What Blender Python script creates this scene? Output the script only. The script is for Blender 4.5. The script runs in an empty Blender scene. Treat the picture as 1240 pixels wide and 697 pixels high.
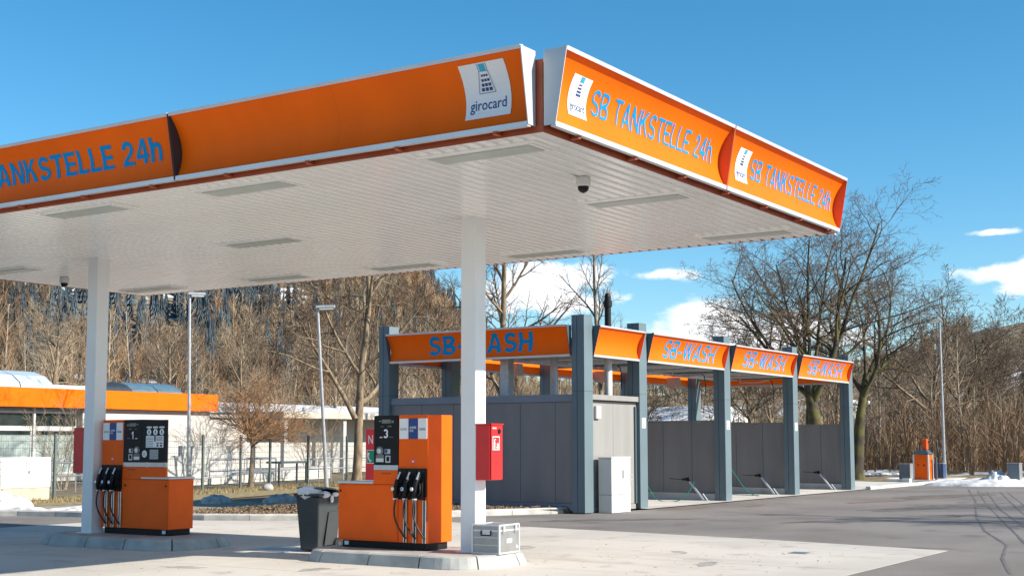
import bpy, bmesh, math, random
import numpy as np
from mathutils import Vector, Matrix

S = bpy.context.scene
COL = S.collection
R = math.radians

# ------------------------------------------------------------------ camera
cam_d = bpy.data.cameras.new('camera'); cam = bpy.data.objects.new('camera', cam_d); COL.objects.link(cam)
S.camera = cam
CAM = Vector((-15.2083, -10.6123, 1.6537)); PITCH, ROLL, YAW = 0.0922, -0.0015, 0.5821
fw = Vector((math.cos(YAW)*math.cos(PITCH), math.sin(YAW)*math.cos(PITCH), math.sin(PITCH)))
rt = Vector((math.sin(YAW), -math.cos(YAW), 0)); up = rt.cross(fw)
rt2 = math.cos(ROLL)*rt + math.sin(ROLL)*up; up2 = math.cos(ROLL)*up - math.sin(ROLL)*rt
M = Matrix((rt2, up2, -fw)).transposed().to_4x4(); M.translation = CAM
cam.matrix_world = M
cam_d.sensor_fit = 'HORIZONTAL'; cam_d.sensor_width = 36; cam_d.lens = 36*1626.13/1240
cam_d.shift_y = 36.74/1240; cam_d.clip_start = .1; cam_d.clip_end = 6000

# ------------------------------------------------------------------ light
SUN = Vector((.38, -1.65, 1.0)).normalized()
elev = math.asin(SUN.z); srot = math.atan2(SUN.x, SUN.y)
sd = bpy.data.lights.new('sun', 'SUN'); sd.energy = 4.5; sd.angle = R(.5); sd.color = (1, .915, .78)
so = bpy.data.objects.new('sun', sd); COL.objects.link(so); so.rotation_euler = SUN.to_track_quat('Z', 'Y').to_euler(); so.location = (0, -30, 40)
S.view_settings.view_transform = 'Standard'; S.view_settings.look = 'None'; S.view_settings.gamma = 1
S.view_settings.exposure = .97

W = bpy.data.worlds.new('World'); S.world = W; W.use_nodes = True
nt = W.node_tree; nt.nodes.clear()
def nd(nt, t, **k):
    n = nt.nodes.new(t)
    for a, b in k.items(): setattr(n, a, b)
    return n
def lk(nt, a, b): nt.links.new(a, b)
def mth(nt, op, a, b=None, c=None, clamp=False):
    n = nd(nt, 'ShaderNodeMath', operation=op, use_clamp=clamp)
    for i, x in enumerate((a, b, c)):
        if x is None: continue
        if isinstance(x, (int, float)): n.inputs[i].default_value = x
        else: lk(nt, x, n.inputs[i])
    return n.outputs[0]
wo = nd(nt, 'ShaderNodeOutputWorld'); bg = nd(nt, 'ShaderNodeBackground'); lk(nt, bg.outputs[0], wo.inputs[0])
bg.inputs[1].default_value = .1
sky = nd(nt, 'ShaderNodeTexSky', sky_type='NISHITA', sun_disc=False, sun_elevation=elev, sun_rotation=srot, altitude=700, air_density=1.0, dust_density=.3, ozone_density=3.2)
hsv = nd(nt, 'ShaderNodeHueSaturation'); lk(nt, sky.outputs[0], hsv.inputs['Color']); hsv.inputs['Saturation'].default_value = 1.30; hsv.inputs['Value'].default_value = .88; hsv.inputs['Hue'].default_value = .488
tc = nd(nt, 'ShaderNodeTexCoord'); sx = nd(nt, 'ShaderNodeSeparateXYZ'); lk(nt, tc.outputs['Generated'], sx.inputs[0])
az = mth(nt, 'ARCTAN2', sx.outputs[1], sx.outputs[0]); el = mth(nt, 'ARCSINE', sx.outputs[2])
# cumulus: low banks round the whole horizon, soft ellipses broken up with noise
cl = None
for (a, e, wa, we) in ((32.3, 6.75, 2.6, 1.0), (30.3, 6.9, 1.5, .55), (31.2, 6.0, 2.2, .6), (26.9, 7.12, 1.7, .33), (24.4, 5.0, 3.4, .95), (21.8, 4.5, 2.4, .8), (13.1, 6.75, 1.6, .5), (12.0, 6.3, 1.5, .5), (13.5, 8.4, .8, .16),
                       (3, 6, 4, 1), (-8, 5, 5, 1.2), (62, 7, 5, 1.1), (80, 6, 6, 1.3), (105, 7, 4, 1), (130, 5, 6, 1.2), (165, 6, 6, 1), (-40, 6, 6, 1.2), (-75, 5, 5, 1), (-110, 7, 6, 1.2), (-150, 6, 5, 1)):
    u = mth(nt, 'DIVIDE', mth(nt, 'SUBTRACT', az, R(a)), R(wa*1.25)); v = mth(nt, 'DIVIDE', mth(nt, 'SUBTRACT', el, R(e)), R(we*1.15))
    d = mth(nt, 'SUBTRACT', 1.0, mth(nt, 'SQRT', mth(nt, 'ADD', mth(nt, 'MULTIPLY', u, u), mth(nt, 'MULTIPLY', v, v))))
    cl = d if cl is None else mth(nt, 'SMOOTH_MAX', cl, d, .25)
cv = nd(nt, 'ShaderNodeCombineXYZ'); lk(nt, az, cv.inputs[0]); lk(nt, mth(nt, 'MULTIPLY', el, 1.7), cv.inputs[1])
n1 = nd(nt, 'ShaderNodeTexNoise'); lk(nt, cv.outputs[0], n1.inputs['Vector']); n1.inputs['Scale'].default_value = 26; n1.inputs['Detail'].default_value = 8; n1.inputs['Roughness'].default_value = .55
dens = mth(nt, 'ADD', cl, mth(nt, 'MULTIPLY', mth(nt, 'SUBTRACT', n1.outputs[0], .52), 2.6))
mr = nd(nt, 'ShaderNodeMapRange', interpolation_type='SMOOTHSTEP'); lk(nt, dens, mr.inputs[0]); mr.inputs[1].default_value = -.05; mr.inputs[2].default_value = .6
# cloud tone: bright tops, slightly grey in thick parts
n2 = nd(nt, 'ShaderNodeTexNoise'); lk(nt, cv.outputs[0], n2.inputs['Vector']); n2.inputs['Scale'].default_value = 40; n2.inputs['Detail'].default_value = 6
cr = nd(nt, 'ShaderNodeMixRGB'); lk(nt, n2.outputs[0], cr.inputs[0]); cr.inputs[1].default_value = (5.2, 5.5, 6.1, 1); cr.inputs[2].default_value = (8.6, 8.3, 7.9, 1)
mx = nd(nt, 'ShaderNodeMixRGB'); lk(nt, mth(nt, 'MULTIPLY', mr.outputs[0], .93), mx.inputs[0]); lk(nt, hsv.outputs[0], mx.inputs[1]); lk(nt, cr.outputs[0], mx.inputs[2])
lk(nt, mx.outputs[0], bg.inputs[0])

# ------------------------------------------------------------------ helpers
def mat(name, col, rough=.5, metal=0., var=.06, scale=2.5, bump=0., bscale=30., spec=.5, coat=0., col2=None, lo=.35, hi=.65, detail=6, stretch=None):
    m = bpy.data.materials.new(name); m.use_nodes = True; t = m.node_tree
    b = t.nodes['Principled BSDF']
    b.inputs['Roughness'].default_value = rough; b.inputs['Metallic'].default_value = metal
    b.inputs['Specular IOR Level'].default_value = spec; b.inputs['Coat Weight'].default_value = coat; b.inputs['Coat Roughness'].default_value = .12
    c = nd(t, 'ShaderNodeTexCoord'); vec = c.outputs['Object']
    if stretch:
        mp = nd(t, 'ShaderNodeMapping'); mp.inputs['Scale'].default_value = stretch; lk(t, vec, mp.inputs[0]); vec = mp.outputs[0]
    n = nd(t, 'ShaderNodeTexNoise'); lk(t, vec, n.inputs['Vector']); n.inputs['Scale'].default_value = scale; n.inputs['Detail'].default_value = detail
    r = nd(t, 'ShaderNodeValToRGB'); lk(t, n.outputs[0], r.inputs[0])
    c1 = tuple(x*(1-var) for x in col); c2 = col2 or tuple(min(1, x*(1+var)) for x in col)
    r.color_ramp.elements[0].position = lo; r.color_ramp.elements[1].position = hi
    r.color_ramp.elements[0].color = (*c1, 1); r.color_ramp.elements[1].color = (*c2, 1)
    lk(t, r.outputs[0], b.inputs['Base Color'])
    if bump:
        n3 = nd(t, 'ShaderNodeTexNoise'); lk(t, vec, n3.inputs['Vector']); n3.inputs['Scale'].default_value = bscale; n3.inputs['Detail'].default_value = 5
        bp = nd(t, 'ShaderNodeBump'); bp.inputs['Strength'].default_value = bump; bp.inputs['Distance'].default_value = .02
        lk(t, n3.outputs[0], bp.inputs['Height']); lk(t, bp.outputs[0], b.inputs['Normal'])
    return m

def tag(o, label=None, cat=None, group=None, kind=None):
    for k, v in (('label', label), ('category', cat), ('group', group), ('kind', kind)):
        if v: o[k] = v
    return o
def thing(name, loc, label, cat, group=None):
    o = bpy.data.objects.new(name, None); COL.objects.link(o); o.location = loc; o.empty_display_size = .2
    return tag(o, label, cat, group)
def worldloc(p):
    v = Vector((0, 0, 0))
    while p is not None: v += p.location; p = p.parent
    return v

class MB:
    def __init__(s): s.v = []; s.f = []; s.m = []
    def add(s, vs, fs, m=0):
        n = len(s.v); s.v += [tuple(x) for x in vs]; s.f += [tuple(i+n for i in f) for f in fs]; s.m += [m]*len(fs); return s
    def box(s, x0, x1, y0, y1, z0, z1, m=0):
        if x0 > x1: x0, x1 = x1, x0
        if y0 > y1: y0, y1 = y1, y0
        if z0 > z1: z0, z1 = z1, z0
        return s.add([(x0,y0,z0),(x1,y0,z0),(x1,y1,z0),(x0,y1,z0),(x0,y0,z1),(x1,y0,z1),(x1,y1,z1),(x0,y1,z1)],
                     [(0,3,2,1),(4,5,6,7),(0,1,5,4),(1,2,6,5),(2,3,7,6),(3,0,4,7)], m)
    def hexa(s, b, t, m=0):     # bottom and top quads (ccw from above)
        return s.add(list(b)+list(t), [(0,3,2,1),(4,5,6,7),(0,1,5,4),(1,2,6,5),(2,3,7,6),(3,0,4,7)], m)
    def prism(s, poly, z0, z1, m=0):   # ccw polygon in xy
        n = len(poly)
        vs = [(x,y,z0) for x,y in poly]+[(x,y,z1) for x,y in poly]
        fs = [tuple(range(n-1,-1,-1)), tuple(range(n,2*n))]+[(i,(i+1)%n,n+(i+1)%n,n+i) for i in range(n)]
        return s.add(vs, fs, m)
    def extr(s, pts, d, m=0):          # planar polygon pts (3d) extruded by vector d
        n = len(pts); d = Vector(d); vs = [Vector(p) for p in pts]+[Vector(p)+d for p in pts]
        return s.add(vs, [tuple(range(n-1,-1,-1)), tuple(range(n,2*n))]+[(i,(i+1)%n,n+(i+1)%n,n+i) for i in range(n)], m)
    def tube(s, pts, r, n=8, caps=True, m=0):
        pts = [Vector(p) for p in pts]; rs = r if isinstance(r, (list, tuple)) else [r]*len(pts)
        vs = []; prev = None
        for i, p in enumerate(pts):
            t = (pts[min(i+1, len(pts)-1)]-pts[max(i-1, 0)]).normalized()
            if prev is None:
                a = Vector((0,0,1)) if abs(t.z) < .9 else Vector((1,0,0)); u = t.cross(a).normalized()
            else: u = (prev - t*prev.dot(t)).normalized()
            prev = u; w = t.cross(u)
            for k in range(n):
                q = 2*math.pi*k/n; vs.append(p+(u*math.cos(q)+w*math.sin(q))*rs[i])
        fs = []
        for i in range(len(pts)-1):
            for k in range(n):
                a = i*n+k; b = i*n+(k+1)%n; fs.append((a, b, b+n, a+n))
        if caps: fs += [tuple(range(n-1,-1,-1)), tuple(range((len(pts)-1)*n, len(pts)*n))]
        return s.add(vs, fs, m)
    def build(s, name, mats, parent=None, bevel=0, smooth=False, loc=None, seg=1):
        if not isinstance(mats, (list, tuple)): mats = [mats]
        off = worldloc(parent) if parent is not None else Vector(loc or (0,0,0))
        me = bpy.data.meshes.new(name)
        me.from_pydata([(x-off.x, y-off.y, z-off.z) for x,y,z in s.v], [], s.f)
        for m in mats: me.materials.append(m)
        if len(mats) > 1:
            for p, k in zip(me.polygons, s.m): p.material_index = k
        bm = bmesh.new(); bm.from_mesh(me); bmesh.ops.recalc_face_normals(bm, faces=bm.faces)
        if bevel:
            ed = [e for e in bm.edges if len(e.link_faces) == 2 and e.calc_face_angle(0) > .6]
            bmesh.ops.bevel(bm, geom=ed, offset=bevel, segments=seg, affect='EDGES', profile=.5)
        bm.to_mesh(me); bm.free()
        if smooth:
            for p in me.polygons: p.use_smooth = True
        o = bpy.data.objects.new(name, me); COL.objects.link(o)
        if parent is not None: o.parent = parent
        else: o.location = off
        return o

def inst(name, src, parent, loc=(0,0,0), label=None):
    """another object that shares src's mesh, as a child of parent"""
    o = bpy.data.objects.new(name, src.data); COL.objects.link(o); o.parent = parent; o.location = loc
    if label: o['label'] = label
    return o
def copy_tree(o, parent=None):
    c = o.copy(); COL.objects.link(c); c.parent = parent
    for ch in list(o.children): copy_tree(ch, c)
    return c

def glyphs(text, w, h, bold=.0, shear=0., slices=0, spacing=1.):
    """built-in font lettering as flat triangles scaled to w x h, centred; returns verts (u,v), faces"""
    cu = bpy.data.curves.new('lettering', 'FONT'); cu.body = text; cu.size = 1; cu.offset = bold; cu.shear = shear; cu.resolution_u = 4; cu.space_character = spacing
    ob = bpy.data.objects.new('lettering', cu); COL.objects.link(ob)
    dg = bpy.context.evaluated_depsgraph_get(); me = bpy.data.meshes.new_from_object(ob.evaluated_get(dg))
    bpy.data.objects.remove(ob); bpy.data.curves.remove(cu)
    bm = bmesh.new(); bm.from_mesh(me); bpy.data.meshes.remove(me)
    xs = [v.co.x for v in bm.verts]; ys = [v.co.y for v in bm.verts]
    x0, x1, y0, y1 = min(xs), max(xs), min(ys), max(ys)
    for v in bm.verts: v.co = ((v.co.x-(x0+x1)/2)*w/(x1-x0), (v.co.y-(y0+y1)/2)*h/(y1-y0), 0)
    for k in range(1, slices):
        bmesh.ops.bisect_plane(bm, geom=bm.verts[:]+bm.edges[:]+bm.faces[:], plane_co=(0, -h/2+h*k/slices, 0), plane_no=(0,1,0))
    bm.verts.ensure_lookup_table(); bm.verts.index_update()
    vs = [(v.co.x, v.co.y) for v in bm.verts]; fs = [tuple(v.index for v in f.verts) for f in bm.faces]; bm.free()
    return vs, fs
def sign_text(name, text, parent, m, o, ud, vd, w, h, **k):
    """flat lettering at o, reading along ud with up vd"""
    vs, fs = glyphs(text, w, h, **k); o, ud, vd = Vector(o), Vector(ud), Vector(vd)
    return MB().add([o+ud*u+vd*v for u, v in vs], fs).build(name, m, parent)

def smooth_path(P, n=7):
    P = [Vector((*p, 0)) for p in P]; L = []
    for i in range(len(P)-1):
        a, b, c, d = P[max(i-1, 0)], P[i], P[i+1], P[min(i+2, len(P)-1)]
        for k in range(n):
            u = k/n; L.append(.5*((2*b)+(c-a)*u+(2*a-5*b+4*c-d)*u*u+(3*b-a-3*c+d)*u**3))
    return L+[P[-1]]
def stroke(P, w, n=7):
    L = smooth_path(P, n) if n else [Vector((*p, 0)) for p in P]; A, B = [], []
    for i, p in enumerate(L):
        t = (L[min(i+1, len(L)-1)]-L[max(i-1, 0)]).normalized(); q = Vector((-t.y, t.x, 0))*w/2
        A.append((p.x+q.x, p.y+q.y)); B.append((p.x-q.x, p.y-q.y))
    return A+B[::-1]
def arc(cx_, cy_, rx, ry, a0, a1, n=10): return [(cx_+rx*math.cos(R(a0+(a1-a0)*k/n)), cy_+ry*math.sin(R(a0+(a1-a0)*k/n))) for k in range(n+1)]
def letter(c, w):
    """sans capitals as outline loops on a cap height of 1: (advance, [pieces]); a piece is a list of loops (outline, holes)"""
    h = w*.86
    if c == 'T': return .74, [[[(0,1-h),(0,1),(.74,1),(.74,1-h),(.37+w/2,1-h),(.37+w/2,0),(.37-w/2,0),(.37-w/2,1-h)]]]
    if c == 'L': return .62, [[[(0,0),(0,1),(w,1),(w,h),(.62,h),(.62,0)]]]
    if c == 'E': return .68, [[[(0,0),(0,1),(.66,1),(.66,1-h),(w,1-h),(w,.5+h*.5),(.61,.5+h*.5),(.61,.5-h*.5),(w,.5-h*.5),(w,h),(.68,h),(.68,0)]]]
    if c == 'H': return .76, [[[(0,0),(0,1),(w,1),(w,.5+h*.55),(.76-w,.5+h*.55),(.76-w,1),(.76,1),(.76,0),(.76-w,0),(.76-w,.5-h*.45),(w,.5-h*.45),(w,0)]]]
    if c == 'N': return .78, [[[(0,0),(0,1),(w*1.05,1),(.78-w,.30),(.78-w,1),(.78,1),(.78,0),(.78-w*1.05,0),(w,.70),(w,0)]]]
    if c == 'K': return .80, [[[(0,0),(0,1),(w,1),(w,.60),(.53,1),(.53+w*1.25,1),(.43,.64),(.80+w*.05,0),(.80-w*1.2,0),(.32,.52),(w,.40),(w,0)]]]
    if c == 'A': return .84, [[[(0,0),(.42-w*.58,1),(.42+w*.58,1),(.84,0),(.84-w*1.06,0),(.84-w*1.06-.075,.22),(w*1.06+.075,.22),(w*1.06,0)],[(.31-.012,.22+h*.9),(.53+.012,.22+h*.9),(.42,.80)]]]
    if c == 'W': return 1.12, [[[(0,1),(w*1.02,1),(.33,.32),(.56-w*.5,1),(.56+w*.5,1),(.79,.32),(1.12-w*1.02,1),(1.12,1),(.79+w*.52,0),(.79-w*.52,0),(.56,.66),(.33+w*.52,0),(.33-w*.52,0)]]]
    if c == 'B': return .74, [[[(0,0),(0,1)]+arc(.44,.755,.26,.245,90,-60)+arc(.45,.275,.29,.275,60,-90), [(w,1-h)]+arc(.43,.765,.26-w*.98,.235-h,90,-90)+[(w,.53)], [(w,.53-h)]+arc(.44,h+(.53-2*h)/2,.29-w*.98,(.53-2*h)/2,90,-90)+[(w,h)]]]
    if c == 'S':
        ry = (.5-h/2)/2
        return .70, [[stroke(arc(.35, .5+ry, .35-w*.46, ry, 18, 255, 16)+arc(.35, .5-ry, .35-w*.46, ry, 75, -162, 16), w*.92, 0)]]
    if c == '1': return .46, [[[(.22,0),(.22,.74),(0,.62),(0,.80),(.26,1),(.42,1),(.42,0)]]]
    if c == '3':
        ry = (.5-h/2)/2
        return .68, [[stroke(arc(.32, .5+ry, .34-w*.46, ry, 155, -80, 14), w*.92, 0)], [stroke(arc(.32, .5-ry, .36-w*.46, ry, 80, -155, 14), w*.92, 0)]]
    if c == '2': return .66, [[stroke([(.11,.68),(.14,.80),(.22,.88),(.33,1-h/2),(.46,.88),(.55,.78),(.545,.66),(.46,.52),(.34,.40),(.22,.29),(.13,.17),(.10,.02)], w*.9, 5)], [[(.0,0),(.66,0),(.66,h),(.06,h)]]]
    if c == '4': return .70, [[[(.42,0),(.42,.23),(0,.23),(0,.40),(.40,1),(.42+w*.95,1),(.42+w*.95,.40),(.70,.40),(.70,.23),(.42+w*.95,.23),(.42+w*.95,0)],[(.42,.40),(.17,.40),(.42,.78)]]]
    if c == 'h': return .64, [[[(0,0),(0,1),(w,1),(w,0)]], [stroke([(w*.6,.44),(.18,.60),(.30,.685),(.42,.68),(.51,.60),(.545,.46),(.545,.25),(.545,0)], w*.94, 5)]]
    if c == '-': return .36, [[[(0,.32),(0,.32+h),(.36,.32+h),(.36,.32)]]]
    return .30, []
def bold_letters(text, w, h, weight=.19, shear=0., slices=0, gap=.11):
    """lettering on w x h, centred; returns layers of (verts, faces): overlapping strokes get a layer of their own"""
    layers = [[], []]; x = 0
    for c in text:
        adv, pieces = letter(c, weight)
        for k, pc in enumerate(pieces): layers[k].append([[(x+px+shear*py, py) for px, py in lp] for lp in pc])
        x += adv+gap
    x -= gap; W_ = x+shear; out = []
    for pcs in layers:
        if not pcs: continue
        V_, F_ = [], []
        for pc in pcs:
            cu = bpy.data.curves.new('lettering', 'CURVE'); cu.dimensions = '2D'; cu.fill_mode = 'BOTH'
            for lp in pc:
                sp_ = cu.splines.new('POLY'); sp_.points.add(len(lp)-1); sp_.use_cyclic_u = True
                for q, (a, b) in zip(sp_.points, lp): q.co = (a, b, 0, 1)
            ob = bpy.data.objects.new('lettering', cu); COL.objects.link(ob); dg = bpy.context.evaluated_depsgraph_get()
            me = bpy.data.meshes.new_from_object(ob.evaluated_get(dg)); bpy.data.objects.remove(ob); bpy.data.curves.remove(cu)
            bm = bmesh.new(); bm.from_mesh(me); bpy.data.meshes.remove(me)
            bmesh.ops.remove_doubles(bm, verts=bm.verts, dist=1e-5)
            for v in bm.verts: v.co = ((v.co.x-W_/2)*w/W_, (v.co.y-.5)*h, 0)
            for k in range(1, slices): bmesh.ops.bisect_plane(bm, geom=bm.verts[:]+bm.edges[:]+bm.faces[:], plane_co=(0, -h/2+h*k/slices, 0), plane_no=(0, 1, 0))
            bm.verts.index_update(); n_ = len(V_)
            V_ += [(v.co.x, v.co.y) for v in bm.verts]; F_ += [tuple(n_+v.index for v in f.verts) for f in bm.faces]; bm.free()
        out.append((V_, F_))
    return out

# ------------------------------------------------------------------ materials
m_orange = mat('orange_sheet', (.92, .142, .003), .5, var=.05, scale=1.6, spec=.12, stretch=(1, 1, .12))
m_orange_p = mat('orange_pump_paint', (.90, .118, .003), .45, var=.05, scale=2.5, spec=.2)
m_plate = mat('red_orange_plate', (.50, .105, .03), .5, var=.04)
m_oranged = mat('orange_brown_beam', (.36, .07, .02), .5, var=.1)  # on the canopy edge this colour paints in the fascia's orange reflection
m_blue = mat('blue_letter', (.002, .265, .60), .55, var=.03, spec=.08)
m_navy = mat('navy_print', (.012, .06, .2), .5, var=.02)
m_cyan = mat('cyan_print', (.02, .4, .62), .5, var=.02)
m_white = mat('white_paint', (.60, .60, .59), .4, var=.03, scale=1.5)
m_whitep = mat('white_print', (.82, .82, .82), .5, var=.02)
m_ceil = mat('ceiling_slat_white', (.87, .865, .845), .2, var=.03, scale=.8, spec=.8)
m_ceilb = mat('ceiling_backing', (.74, .72, .68), .5, var=.04)
m_col = mat('column_paint', (.80, .80, .80), .35, var=.03, scale=1.2)
m_trim = mat('silver_trim', (.62, .63, .66), .3, metal=.35, var=.04)
m_cap = mat('grey_cap', (.52, .53, .55), .4, metal=.2, var=.05)
m_dark = mat('dark_recess', (.035, .03, .032), .6, var=.1)
m_diff = mat('light_diffuser', (.42, .47, .43), .35, var=.03)
m_black = mat('black_plastic', (.008, .008, .009), .5, var=.1, spec=.25)
m_rubber = mat('rubber_hose', (.012, .012, .013), .5, var=.1)
m_steel = mat('brushed_steel', (.52, .53, .55), .32, metal=.8, var=.08, scale=6)
m_alu = mat('aluminium_sheet', (.34, .34, .335), .42, metal=.6, var=.08, scale=5, bump=.05)
m_red = mat('red_paint', (.62, .02, .02), .35, var=.05)
m_redb = mat('red_sign', (.72, .02, .03), .4, var=.04)
m_green = mat('green_sign', (.0, .25, .13), .4, var=.04)
m_screen = mat('grey_screen', (.16, .17, .16), .2, var=.15, scale=8)
m_bluegrey = mat('blue_grey_post', (.122, .168, .192), .45, var=.05, scale=1.5, spec=.4)
m_bgdark = mat('blue_grey_groove', (.05, .08, .10), .5, var=.05)
m_panel = mat('grey_wall_panel', (.185, .18, .185), .45, var=.09, scale=2.2, stretch=(1, 1, .15))
m_panel_lit = mat('sunlit_grey_wall_panel', (.255, .25, .24), .45, var=.07, scale=2.2, stretch=(1, 1, .15))  # same panel as the grey one, sunlight put into a paler colour
m_wcap = mat('grey_blue_capping', (.17, .20, .25), .4, var=.05)
m_galv = mat('galvanised_steel', (.42, .44, .47), .45, metal=.5, var=.12, scale=9)
m_bin = mat('dark_grey_bin_plastic', (.035, .042, .046), .45, var=.08, scale=5)
m_binl = mat('blue_grey_bin_lid', (.06, .085, .10), .4, var=.08)
m_bag = mat('white_plastic_bag', (.72, .73, .75), .35, var=.08, scale=9, bump=.35, bscale=14)
m_snow = mat('snow', (.60, .605, .62), .7, var=.22, scale=4, bump=.5, bscale=7)
m_snowd = mat('dirty_snow', (.42, .41, .40), .7, col2=(.74, .75, .77), var=.25, scale=5, bump=.6, bscale=9)
m_kerb = mat('kerb_concrete', (.46, .45, .43), .85, var=.16, scale=3.5, bump=.15, bscale=40)
m_kerbd = mat('kerb_joint', (.05, .05, .05), .9)
m_iskerb = mat('island_kerb_concrete', (.36, .365, .355), .85, var=.18, scale=3, bump=.2, bscale=50)
m_ispave = mat('island_paving', (.36, .31, .29), .85, var=.15, scale=5, bump=.15)
m_glass = mat('window_glass', (.02, .03, .03), .05, var=.2, spec=.8)
m_glassw = mat('frosted_pale_glass', (.36, .43, .41), .15, var=.04)
m_wallw = mat('white_render', (.46, .452, .438), .7, var=.04, scale=.4)
m_green2 = mat('green_hose', (.0, .22, .15), .4, var=.05)
m_wood = mat('bark_grey_brown', (.15, .11, .07), .9, col2=(.29, .22, .145), scale=9, var=.3, bump=.6, bscale=25, stretch=(1,1,.3))
m_moss = mat('mossy_bark', (.055, .043, .032), .95, col2=(.10, .088, .026), scale=2.2, var=.2, bump=.6, bscale=20, lo=.42, hi=.6)
m_twig = mat('twigs_brown', (.135, .095, .065), .9, var=.2, scale=.7)
m_twigr = mat('twigs_russet', (.31, .18, .095), .9, var=.2, scale=.9)
m_birch = mat('pale_sapling_bark', (.30, .255, .19), .85, var=.3, scale=1.3)
m_twigt = mat('twigs_tan', (.30, .23, .155), .9, var=.3, scale=.15)
m_mulch = mat('bark_mulch', (.13, .08, .045), .95, col2=(.30, .22, .14), scale=22, var=.4, bump=1., bscale=45)
m_grassd = mat('dry_grass', (.26, .20, .09), .95, col2=(.36, .29, .15), scale=6, var=.35, bump=.6, bscale=40)
m_conif = mat('haze_tinted_needles', (.066, .092, .112), .9, var=.4, scale=.1)  # needles lightened and tinted blue, distance haze painted into the colour

def ground_mat(name, c1, c2, c3, s1, s2, rough, bump, bscale, grit=0.1, cracks=None):
    m = bpy.data.materials.new(name); m.use_nodes = True; t = m.node_tree; b = t.nodes['Principled BSDF']
    b.inputs['Roughness'].default_value = rough; b.inputs['Specular IOR Level'].default_value = .3
    c = nd(t, 'ShaderNodeTexCoord').outputs['Object']
    def noise(s, d=6, st=None):
        v = c
        if st: mp = nd(t, 'ShaderNodeMapping'); mp.inputs['Scale'].default_value = st; lk(t, c, mp.inputs[0]); v = mp.outputs[0]
        n = nd(t, 'ShaderNodeTexNoise'); lk(t, v, n.inputs['Vector']); n.inputs['Scale'].default_value = s; n.inputs['Detail'].default_value = d; return n.outputs[0]
    def ramp(x, a, bb):
        r = nd(t, 'ShaderNodeMapRange', interpolation_type='SMOOTHSTEP'); lk(t, x, r.inputs[0]); r.inputs[1].default_value = a; r.inputs[2].default_value = bb; return r.outputs[0]
    def mix(f, a, bb):
        n = nd(t, 'ShaderNodeMixRGB')
        if isinstance(f, float): n.inputs[0].default_value = f
        else: lk(t, f, n.inputs[0])
        for i, x in ((1, a), (2, bb)):
            if isinstance(x, tuple): n.inputs[i].default_value = (*x, 1)
            else: lk(t, x, n.inputs[i])
        return n.outputs[0]
    k = mix(ramp(noise(s1), .38, .62), c1, c2)
    k = mix(mth(t, 'MULTIPLY', ramp(noise(s2, 8), .56, .72), .75), k, c3)
    g = noise(90, 3); k2 = nd(t, 'ShaderNodeMixRGB', blend_type='MULTIPLY'); k2.inputs[0].default_value = 1
    gr = nd(t, 'ShaderNodeMapRange'); lk(t, g, gr.inputs[0]); gr.inputs[1].default_value = .3; gr.inputs[2].default_value = .7; gr.inputs[3].default_value = 1-grit; gr.inputs[4].default_value = 1+grit
    lk(t, k, k2.inputs[1]); lk(t, gr.outputs[0], k2.inputs[2]); k = k2.outputs[0]
    if cracks:   # long drag and tyre stains
        s = ramp(noise(cracks[0], 5, cracks[1]), .58, .74); k = mix(mth(t, 'MULTIPLY', s, cracks[3]), k, cracks[2])
    lk(t, k, b.inputs['Base Color'])
    bp = nd(t, 'ShaderNodeBump'); bp.inputs['Strength'].default_value = bump; bp.inputs['Distance'].default_value = .01
    lk(t, noise(bscale, 4), bp.inputs['Height']); lk(t, bp.outputs[0], b.inputs['Normal'])
    return m
m_slab = ground_mat('concrete_slab', (.47, .44, .40), (.545, .51, .465), (.36, .33, .30), .35, 1.6, .8, .12, 60, .06, (1.1, (1, .25, 1), (.33, .31, .29), .5))
m_pad = ground_mat('wash_pad_concrete', (.50, .48, .45), (.60, .58, .54), (.42, .39, .33), .5, 1.2, .7, .1, 60, .06)
m_asph = ground_mat('asphalt', (.175, .16, .15), (.225, .208, .194), (.13, .115, .105), .25, .9, .85, .5, 140, .3, (.55, (.25, 1, 1), (.24, .22, .205), .6))
m_dark_line = mat('dark_line', (.125, .115, .107), .7, var=.25)
m_terr = None

# ------------------------------------------------------------------ terrain, roads, kerbs
rng = np.random.default_rng(5); random.seed(5)
AZ = [(-180, .02), (-60, .03), (0, .07), (12, .080), (14.5, .072), (17, .052), (22, .036), (30, .036), (33, .045), (35, .08), (37.5, .135), (44, .150), (54, .155), (80, .15), (110, .1), (150, .03), (180, .02)]
def height(x, y):
    x = np.asarray(x, float); y = np.asarray(y, float)
    dx, dy = x-CAM.x, y-CAM.y; r = np.hypot(dx, dy); a = np.degrees(np.arctan2(dy, dx))
    e = np.interp(a, [k for k, _ in AZ], [v for _, v in AZ])
    t = np.clip((r-125)/330, 0, 1); t = t*t*(3-2*t)
    n = (np.sin(x*.021+1.3)*np.sin(y*.017+.4)*5 + np.sin(x*.06+y*.045)*1.6)*np.clip((r-140)/150, 0, 1)*np.minimum(1, e/.08)
    far = np.clip((r-470)/600, 0, 1)
    z = e*460*t*(1-.35*far)+n*t
    z += .55*np.exp(-((x-54)/7)**2-((y-6)/8)**2)          # low bank in front of the wood
    return z-.045
nr, na = 70, 300
rr = np.concatenate([[0.01], np.geomspace(6, 2400, nr-1)]); aa = np.linspace(-math.pi, math.pi, na, endpoint=False)
RR, AA = np.meshgrid(rr, aa, indexing='ij'); X = CAM.x+RR*np.cos(AA); Y = CAM.y+RR*np.sin(AA); Z = height(X, Y)
vs = np.stack([X, Y, Z], -1).reshape(-1, 3)
fs = [(i*na+k, (i+1)*na+k, (i+1)*na+(k+1)%na, i*na+(k+1)%na) for i in range(nr-1) for k in range(na)]
me = bpy.data.meshes.new('terrain'); me.from_pydata(vs.tolist(), [], fs)
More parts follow.
